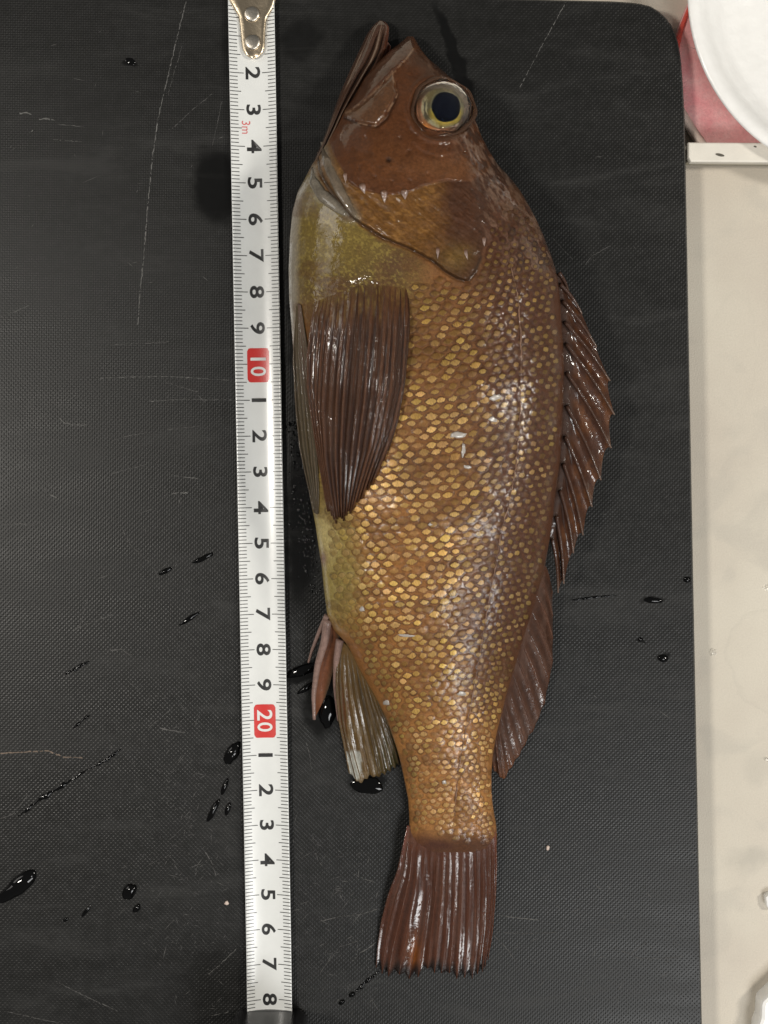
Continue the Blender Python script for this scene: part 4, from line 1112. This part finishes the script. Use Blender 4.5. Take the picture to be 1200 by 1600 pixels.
# thin flap left of the spines
# tail
def tl_z(X, Y, s, t_): return np.maximum(np.where(t_ < .16, .50, .50) * (1 - t_) ** 1.8 - .14 * sstep(.14, 0, t_) + .10 + .05 * np.sin(s * 3.1 + .2), .06)
def tl_w(s, t_):
    return sstep(.1, .6, t_) * (.10 * np.exp(-((s - .18) / .05) ** 2) + .07 * (fbm(s * 11, t_ * 1.2, 4, 3) - .5) - .09 * np.exp(-((s - .33) / .05) ** 2) + .12 * np.exp(-((s - .235) / .055) ** 2) * sstep(.6, .8, t_))
def tl_c(X, Y, s, t_):
    c = np.broadcast_to(np.array([.075, .026, .014]), X.shape + (3,)).copy()
    c = lerp(c, (.085, .034, .018), sstep(.2, .0, t_) * .8)
    c = lerp(c, (.20, .06, .012), blob(X, Y, 648, 1490, 12, 28) * .9)
    c = lerp(c, (.12, .06, .042), sstep(.5, .7, vnoise(s * 26, t_ * 3, 5)) * .45)
    c = lerp(c, (.012, .008, .007), sstep(.90, .99, t_ + .06 * (vnoise(s * 40, t_ * 0, 3) - .5)) * .95)
    return lerp(c, (.15, .05, .035), np.maximum(sstep(.05, 0, s), sstep(.95, 1, s)) * sstep(.5, .1, t_) * .8)
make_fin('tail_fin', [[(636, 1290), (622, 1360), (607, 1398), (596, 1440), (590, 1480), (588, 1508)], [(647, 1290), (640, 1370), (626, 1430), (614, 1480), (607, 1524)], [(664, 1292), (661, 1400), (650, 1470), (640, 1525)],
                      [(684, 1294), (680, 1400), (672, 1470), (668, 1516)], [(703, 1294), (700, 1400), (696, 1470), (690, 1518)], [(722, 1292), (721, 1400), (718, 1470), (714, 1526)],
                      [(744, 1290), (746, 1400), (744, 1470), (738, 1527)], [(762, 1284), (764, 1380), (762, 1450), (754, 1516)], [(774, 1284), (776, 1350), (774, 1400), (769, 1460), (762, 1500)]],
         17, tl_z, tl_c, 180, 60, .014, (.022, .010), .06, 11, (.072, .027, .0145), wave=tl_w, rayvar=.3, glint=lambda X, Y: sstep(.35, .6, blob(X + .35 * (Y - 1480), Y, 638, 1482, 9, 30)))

# flecks of slime on the flank
for (x, y, a, b, ang) in ((714, 680, 13, 6, -10), (724, 704, 3, 12, 5), (731, 730, 6, 3, 20), (774, 620, 9, 5, -20), (770, 655, 8, 4, 10), (632, 993, 14, 3, 0), (722, 1083, 7, 4, -10), (604, 1097, 5, 5, 0), (694, 1222, 3.5, 3.5, 0), (672, 820, 4, 3, 0), (566, 952, 4, 4, 0)):
    rr_ = np.linspace(0.001, 1, 6)[:, None]; aa_ = np.linspace(0, 2 * np.pi, 18, endpoint=False)[None]
    wob_ = 1 + .5 * (vnoise(np.cos(aa_) * 1.7 + x, np.sin(aa_) * 1.7 + y, 2) - .5) * 2
    lx = rr_ * np.cos(aa_) * a * wob_; ly = rr_ * np.sin(aa_) * b * wob_
    an = math.radians(ang); X = x + lx * math.cos(an) - ly * math.sin(an); Y = y + lx * math.sin(an) + ly * math.cos(an)
    Z = base_z(X, Y) + .035 + .035 * np.sqrt(np.clip(1 - rr_ ** 2, 0, 1)) - .03 * (rr_ > .95)
    mk('slime_fleck', W(X, Y, Z).reshape(-1, 3), grid_faces(6, 18, wrap=True), M['slime'], BODY)

# ------------------------------------------------------------------ water on the board and counter
def drop(cx, cy, rx, ry, ang, h, label, group, z0=.004, wob=.22, name='water_drop'):
    seed = cx * .37 + cy * .11
    rr_ = np.linspace(0, 1, 12)[:, None]; rr_ = np.sin(rr_ * np.pi / 2); aa_ = np.linspace(0, 2 * np.pi, 40, endpoint=False)[None]
    wv_ = 1 + wob * 2 * (fbm(np.cos(aa_) * 1.4 + seed, np.sin(aa_) * 1.4 + seed, 3, 3) - .5)
    lx = rr_ * np.cos(aa_) * rx * wv_; ly = rr_ * np.sin(aa_) * ry * wv_
    an = math.radians(ang); X = cx + lx * math.cos(an) - ly * math.sin(an); Y = cy + lx * math.sin(an) + ly * math.cos(an)
    Z = z0 - .02 + (h + .016) * np.power(np.clip(1 - rr_ ** 2, 0, 1), .6) + 0 * X
    V = W(X, Y, Z).reshape(-1, 3); n = len(V)
    f = grid_faces(12, 40, wrap=True).tolist()
    o = mk(name, V, f, M['water'] if z0 < -.5 else M['dark_water'])
    tag(o, label, 'water drop', group)
    return o
GD = 'water drops on the cutting board'
for (x, y, rx, ry, a, h, lab) in (
    (28, 1384, 38, 13, -38, .16, 'largest water drop, long and curved, at the left edge of the board'),
    (203, 1393, 15, 10, -55, .13, 'plump oval water drop in the lower left of the board, above a smaller one'),
    (214, 1419, 8, 5, -50, .09, 'small oval water drop just below the plump oval drop in the lower left'),
    (135, 1423, 13, 3, -55, .05, 'thin slanting water drop left of the plump oval drop'),
    (103, 1437, 5, 3, -30, .04, 'tiny water drop farthest left of the lower row of drops'),
    (363, 1177, 20, 11, -62, .13, 'thick irregular water drop touching the left edge of the tape below 20'),
    (351, 1229, 15, 4, -68, .08, 'narrow water drop beside the tape, just below the thick irregular one'),
    (333, 1267, 22, 5, -62, .09, 'longest of the narrow water drops beside the left edge of the tape'),
    (356, 1264, 11, 4, -72, .07, 'short narrow water drop between the longest narrow drop and the tape'),
    (318, 872, 20, 4, -24, .07, 'dark slanting water drop left of the tape, upper one of the pair'),
    (259, 892, 12, 4, -28, .06, 'short slanting water drop left of the upper slanting drop'),
    (295, 967, 20, 4, -33, .06, 'slanting water drop left of the tape beside the numeral 7'),
    (512, 1112, 14, 26, 4, .16, 'rounded black water drop trapped between the anal fin spines and the soft fin'),
    (474, 1047, 28, 9, -18, .12, 'water smear left of the anal fin spine, reaching towards the tape'),
    (478, 1075, 15, 5, -35, .10, 'small wet streak below the smear left of the anal fin spine'),
    (574, 1226, 26, 14, 4, .08, 'flat black water pool under the tip of the anal fin'),
    (204, 96, 9, 6, 30, .03, 'dark triangular wet spot in the upper left of the board'),
    (1020, 938, 15, 5, 6, .05, 'flat oval water drop on the board right of the soft dorsal fin'),
    (1036, 1029, 9, 6, 10, .07, 'round water drop on the right of the board below the flat oval drop'),
    (1001, 999, 4, 3.5, 0, .04, 'tiny round water drop between the two drops right of the fish'),
    (1074, 906, 7, 5, 0, .05, 'small water drop close to the right edge of the board'),
    (534, 1566, 6, 4, -30, .07, 'lower of two beads of water beside the tape case'),
    (550, 1554, 6, 4, -30, .07, 'upper of two beads of water between tape case and tail')):
    drop(x, y, rx, ry, a, h, lab, GD)
def streak(pts, rad, label):
    c_ = resample(pts, 40); q = np.linspace(0, 1, 40)
    r_ = rad / 55.6 * (np.sin(np.clip(q, .02, .98) * np.pi) ** .5) * (.45 + 1.1 * vnoise(q * 14 + pts[0][0], q * 0, 2))
    V, f = tube_mesh(W(c_[:, 0] + rng.normal(0, .5, 40), c_[:, 1] + rng.normal(0, .5, 40), .006), r_, 8, True, .6)
    tag(mk('water_streak', V, f, M['dark_water']), label, 'water streak', 'water streaks on the cutting board')
streak([(28, 1276), (60, 1250), (100, 1226), (138, 1202)], 3.2, 'longest thin water streak slanting across the lower left of the board')
streak([(140, 1201), (165, 1188), (190, 1170)], 2.4, 'thin water streak continuing the longest one up to the right')
streak([(102, 1053), (120, 1044), (140, 1033)], 2.4, 'short thin water streak in the left of the board, upper of the two')
streak([(114, 1138), (126, 1128), (140, 1117)], 2.4, 'short thin water streak in the left of the board, lower of the two')
streak([(556, 1550), (570, 1536), (592, 1518)], 3.0, 'thin water streak running from the beads of water to the tail tip')
streak([(892, 938), (920, 934), (962, 930)], 1.6, 'hair thin dark wet line right of the soft dorsal fin')
for (x, y, a, b, ang, lab) in ((856, 1325, 2.6, 4.2, 10, 'tiny pale crumb on the board right of the tail stem'), (354, 1411, 4.0, 3.0, -40, 'tiny beige crumb on the board beside the tape numeral 5')):
    rr_ = np.sin(np.linspace(.02, 1, 7) * np.pi / 2)[:, None]; aa_ = np.linspace(0, 2 * np.pi, 14, endpoint=False)[None]
    wv_ = 1 + .5 * (vnoise(np.cos(aa_) * 2 + x, np.sin(aa_) * 2 + y, 3) - .5)
    an = math.radians(ang); lx = rr_ * np.cos(aa_) * a * wv_; ly = rr_ * np.sin(aa_) * b * wv_
    V = W(x + lx * math.cos(an) - ly * math.sin(an), y + lx * math.sin(an) + ly * math.cos(an), .002 + .05 * np.sqrt(np.clip(1 - rr_ ** 2, 0, 1)) + 0 * lx).reshape(-1, 3)
    tag(mk('crumb', V, grid_faces(7, 14, wrap=True), M['pale_rim']), lab, 'crumb')
# sparkling beads on the wet strip beside the belly: too many to count
V, f, o = [], [], 0
for i in range(260):
    y0 = rng.uniform(660, 930); x0 = np.interp(y0, [660, 800, 930], [463, 480, 500]) - abs(rng.normal(0, 9)) - 2
    if i % 4 == 0: x0 = np.interp(y0, [660, 800, 930], [466, 486, 504]) - 3 + rng.normal(0, 1)
    if x0 < 446: continue
    r_ = rng.uniform(.5, 1.7) if i % 9 else rng.uniform(1.8, 3)
    rr_ = np.array([0.01, .5, .85, 1])[:, None]; aa_ = np.linspace(0, 2 * np.pi, 8, endpoint=False)[None]
    v_ = W(x0 + r_ * rr_ * np.cos(aa_), y0 + 1.4 * r_ * rr_ * np.sin(aa_), .004 + r_ / 55.6 * .6 * np.sqrt(np.clip(1 - rr_ ** 2, 0, 1)) + 0 * aa_)
    V.append(v_.reshape(-1, 3)); f += (grid_faces(4, 8, o, wrap=True)).tolist(); o += 32
wb = mk('water_beads', np.concatenate(V), f, M['dark_water'], kind='stuff'); tag(wb, 'fine spray of water beads on the board along the belly', 'water beads')
for (x, y, rx, ry, a, lab) in ((1113, 1019, 8, 6, 0, 'faint round water ring on the beige counter beside the board'), (1199, 918, 9, 5, 0, 'clear water drop on the counter at the right, upper one'), (1199, 1186, 7, 4, 20, 'clear water drop on the counter at the right, lower one')):
    drop(x, y, rx, ry, a, .03, lab, 'water drops on the counter', ZC + .004, .08)

# ------------------------------------------------------------------ upper right: tray, pink sheet, white bowl
def flat_slab(px_poly, z0, z1, name, mat, parent=None, n=160, smooth=False, rnd=.04):
    p_ = resample(list(px_poly) + [px_poly[0]], n, False)[:-1]
    w1 = W(p_[:, 0], p_[:, 1], z1)[:, :2]
    cc = w1.mean(0)
    nx = np.roll(w1, -1, 0) - np.roll(w1, 1, 0); nx /= np.linalg.norm(nx, axis=1)[:, None] + 1e-9
    nr = np.stack([-nx[:, 1], nx[:, 0]], -1); nr *= np.sign(((cc - w1) * nr).sum(1).mean())
    loops = [lp(w1 + nr * rnd, z1), lp(w1 + nr * rnd * .3, z1 - rnd * .3), lp(w1, z1 - rnd), lp(w1, z0)]
    V, f = prism(loops, 0)
    return mk(name, V, f, mat, parent, smooth=smooth)
pinkpoly = [(1040, 130), (1050, 78), (1062, 38), (1072, 14), (1082, -10), (1092, -60), (1110, -110), (1500, -110), (1500, 226), (1103, 226), (1090, 212), (1079, 194), (1066, 172), (1050, 150)]
pk = flat_slab(pinkpoly, ZC + .01, -.70, 'pink_sheet', M['pink'])
pt = pk
tag(pk, 'pink mottled sheet lying on the counter under the white bowl', 'sheet')
q_ = resample([(1052, 84), (1062, 46), (1068, 30), (1074, 14), (1084, -10)], 40)
V, f = tube_mesh(W(q_[:, 0] + 2, q_[:, 1], -.68), .10 * np.linspace(1, .35, 40), 10)
mk('red_edge', V, f, M['red_rim'], pk)
q_ = resample([(1052, 152), (1066, 170), (1078, 190), (1089, 208), (1104, 228)], 30)
V, f = tube_mesh(W(q_[:, 0] - 3, q_[:, 1] + 3, -.76), .14, 10)
mk('pale_edge', V, f, M['pale_rim'], pk)
barpoly = [(1076, 222), (1500, 224), (1500, 256), (1076, 253)]
def box_px(poly, z0, z1, name, mat, parent=None):
    return flat_slab(poly, z0, z1, name, mat, parent, 80, False, .05)
cb_ = W(1180, 240, ZC)
tray = empty('white_bar', 'narrow white plastic bar edging the pink sheet beside the board', 'bar', (cb_[0], cb_[1], ZC))
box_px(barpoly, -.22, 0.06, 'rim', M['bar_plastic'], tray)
box_px([(1079, 226), (1498, 228), (1498, 252), (1079, 249)], ZC + .004, -.23, 'wall', M['shaded_olive'], tray)
for (x, y, a, b) in ((1125, 242, 7, 2.2), (1180, 229, 2.4, 1.2)):
    aa_ = np.linspace(0, 2 * np.pi, 16, endpoint=False)
    top = W(x + a * np.cos(aa_), y + b * np.sin(aa_) + .2 * a * np.cos(aa_), .072); bot = top.copy(); bot[:, 2] = 0.061
    V, f = prism([top, bot], 0)
    mk('dark_speck', V, f, M['speck'], tray, smooth=False)
cbw = W(1368, -16, .55)
R0 = 291 / F * (CAM[2] - .55)
prof = [(0.001, -.48), (R0 * .45, -.47), (R0 * .62, -.42), (R0 * .78, -.22), (R0 * .86, .10), (R0 * .905, .40), (R0 * .925, .50), (R0 * .95, .545), (R0 * .98, .55), (R0 * .995, .52), (R0, .46),
        (R0 * .985, .38), (R0 * .95, .30), (R0 * .86, -.25), (R0 * .72, -.60), (R0 * .6, -.69), (0.001, -.69)]
pr_ = resample(prof, 120, True)
V, f = lathe(pr_, cbw, 128)
V = V.copy()
inner = np.hypot(V[:, 0] - cbw[0], V[:, 1] - cbw[1]) < R0 * .84
V[inner, 2] += .05 * (fbm(V[inner, 0] * .8 + 50, V[inner, 1] * .5 + 50, 1, 3) - .5)
bo = mk('white_bowl', V, f, M['white_plastic'])
tag(bo, 'round white plastic bowl standing on the pink sheet, cut off by the corner', 'bowl')

# lower right: white plastic packaging peeking in
tp = flat_slab([(1262, 1497), (1212, 1545), (1190, 1567), (1189, 1592), (1183, 1608), (1183, 1900), (1500, 1900), (1500, 1497)], ZC + .004, -.35, 'white_tray', M['white_plastic'], None, 200, False, .12)
tag(tp, 'faceted white plastic tray corner on the counter at the lower right', 'tray')
tb = flat_slab([(1196.5, 1402), (1204, 1396), (1230, 1398), (1230, 1424), (1204, 1424), (1198, 1416)], ZC + .004, -.75, 'packaging_scrap', M['white_plastic'], None, 60, False, .06)
tag(tb, 'small white plastic scrap on the counter above the faceted white tray', 'packaging')
print('objects', len(bpy.data.objects))
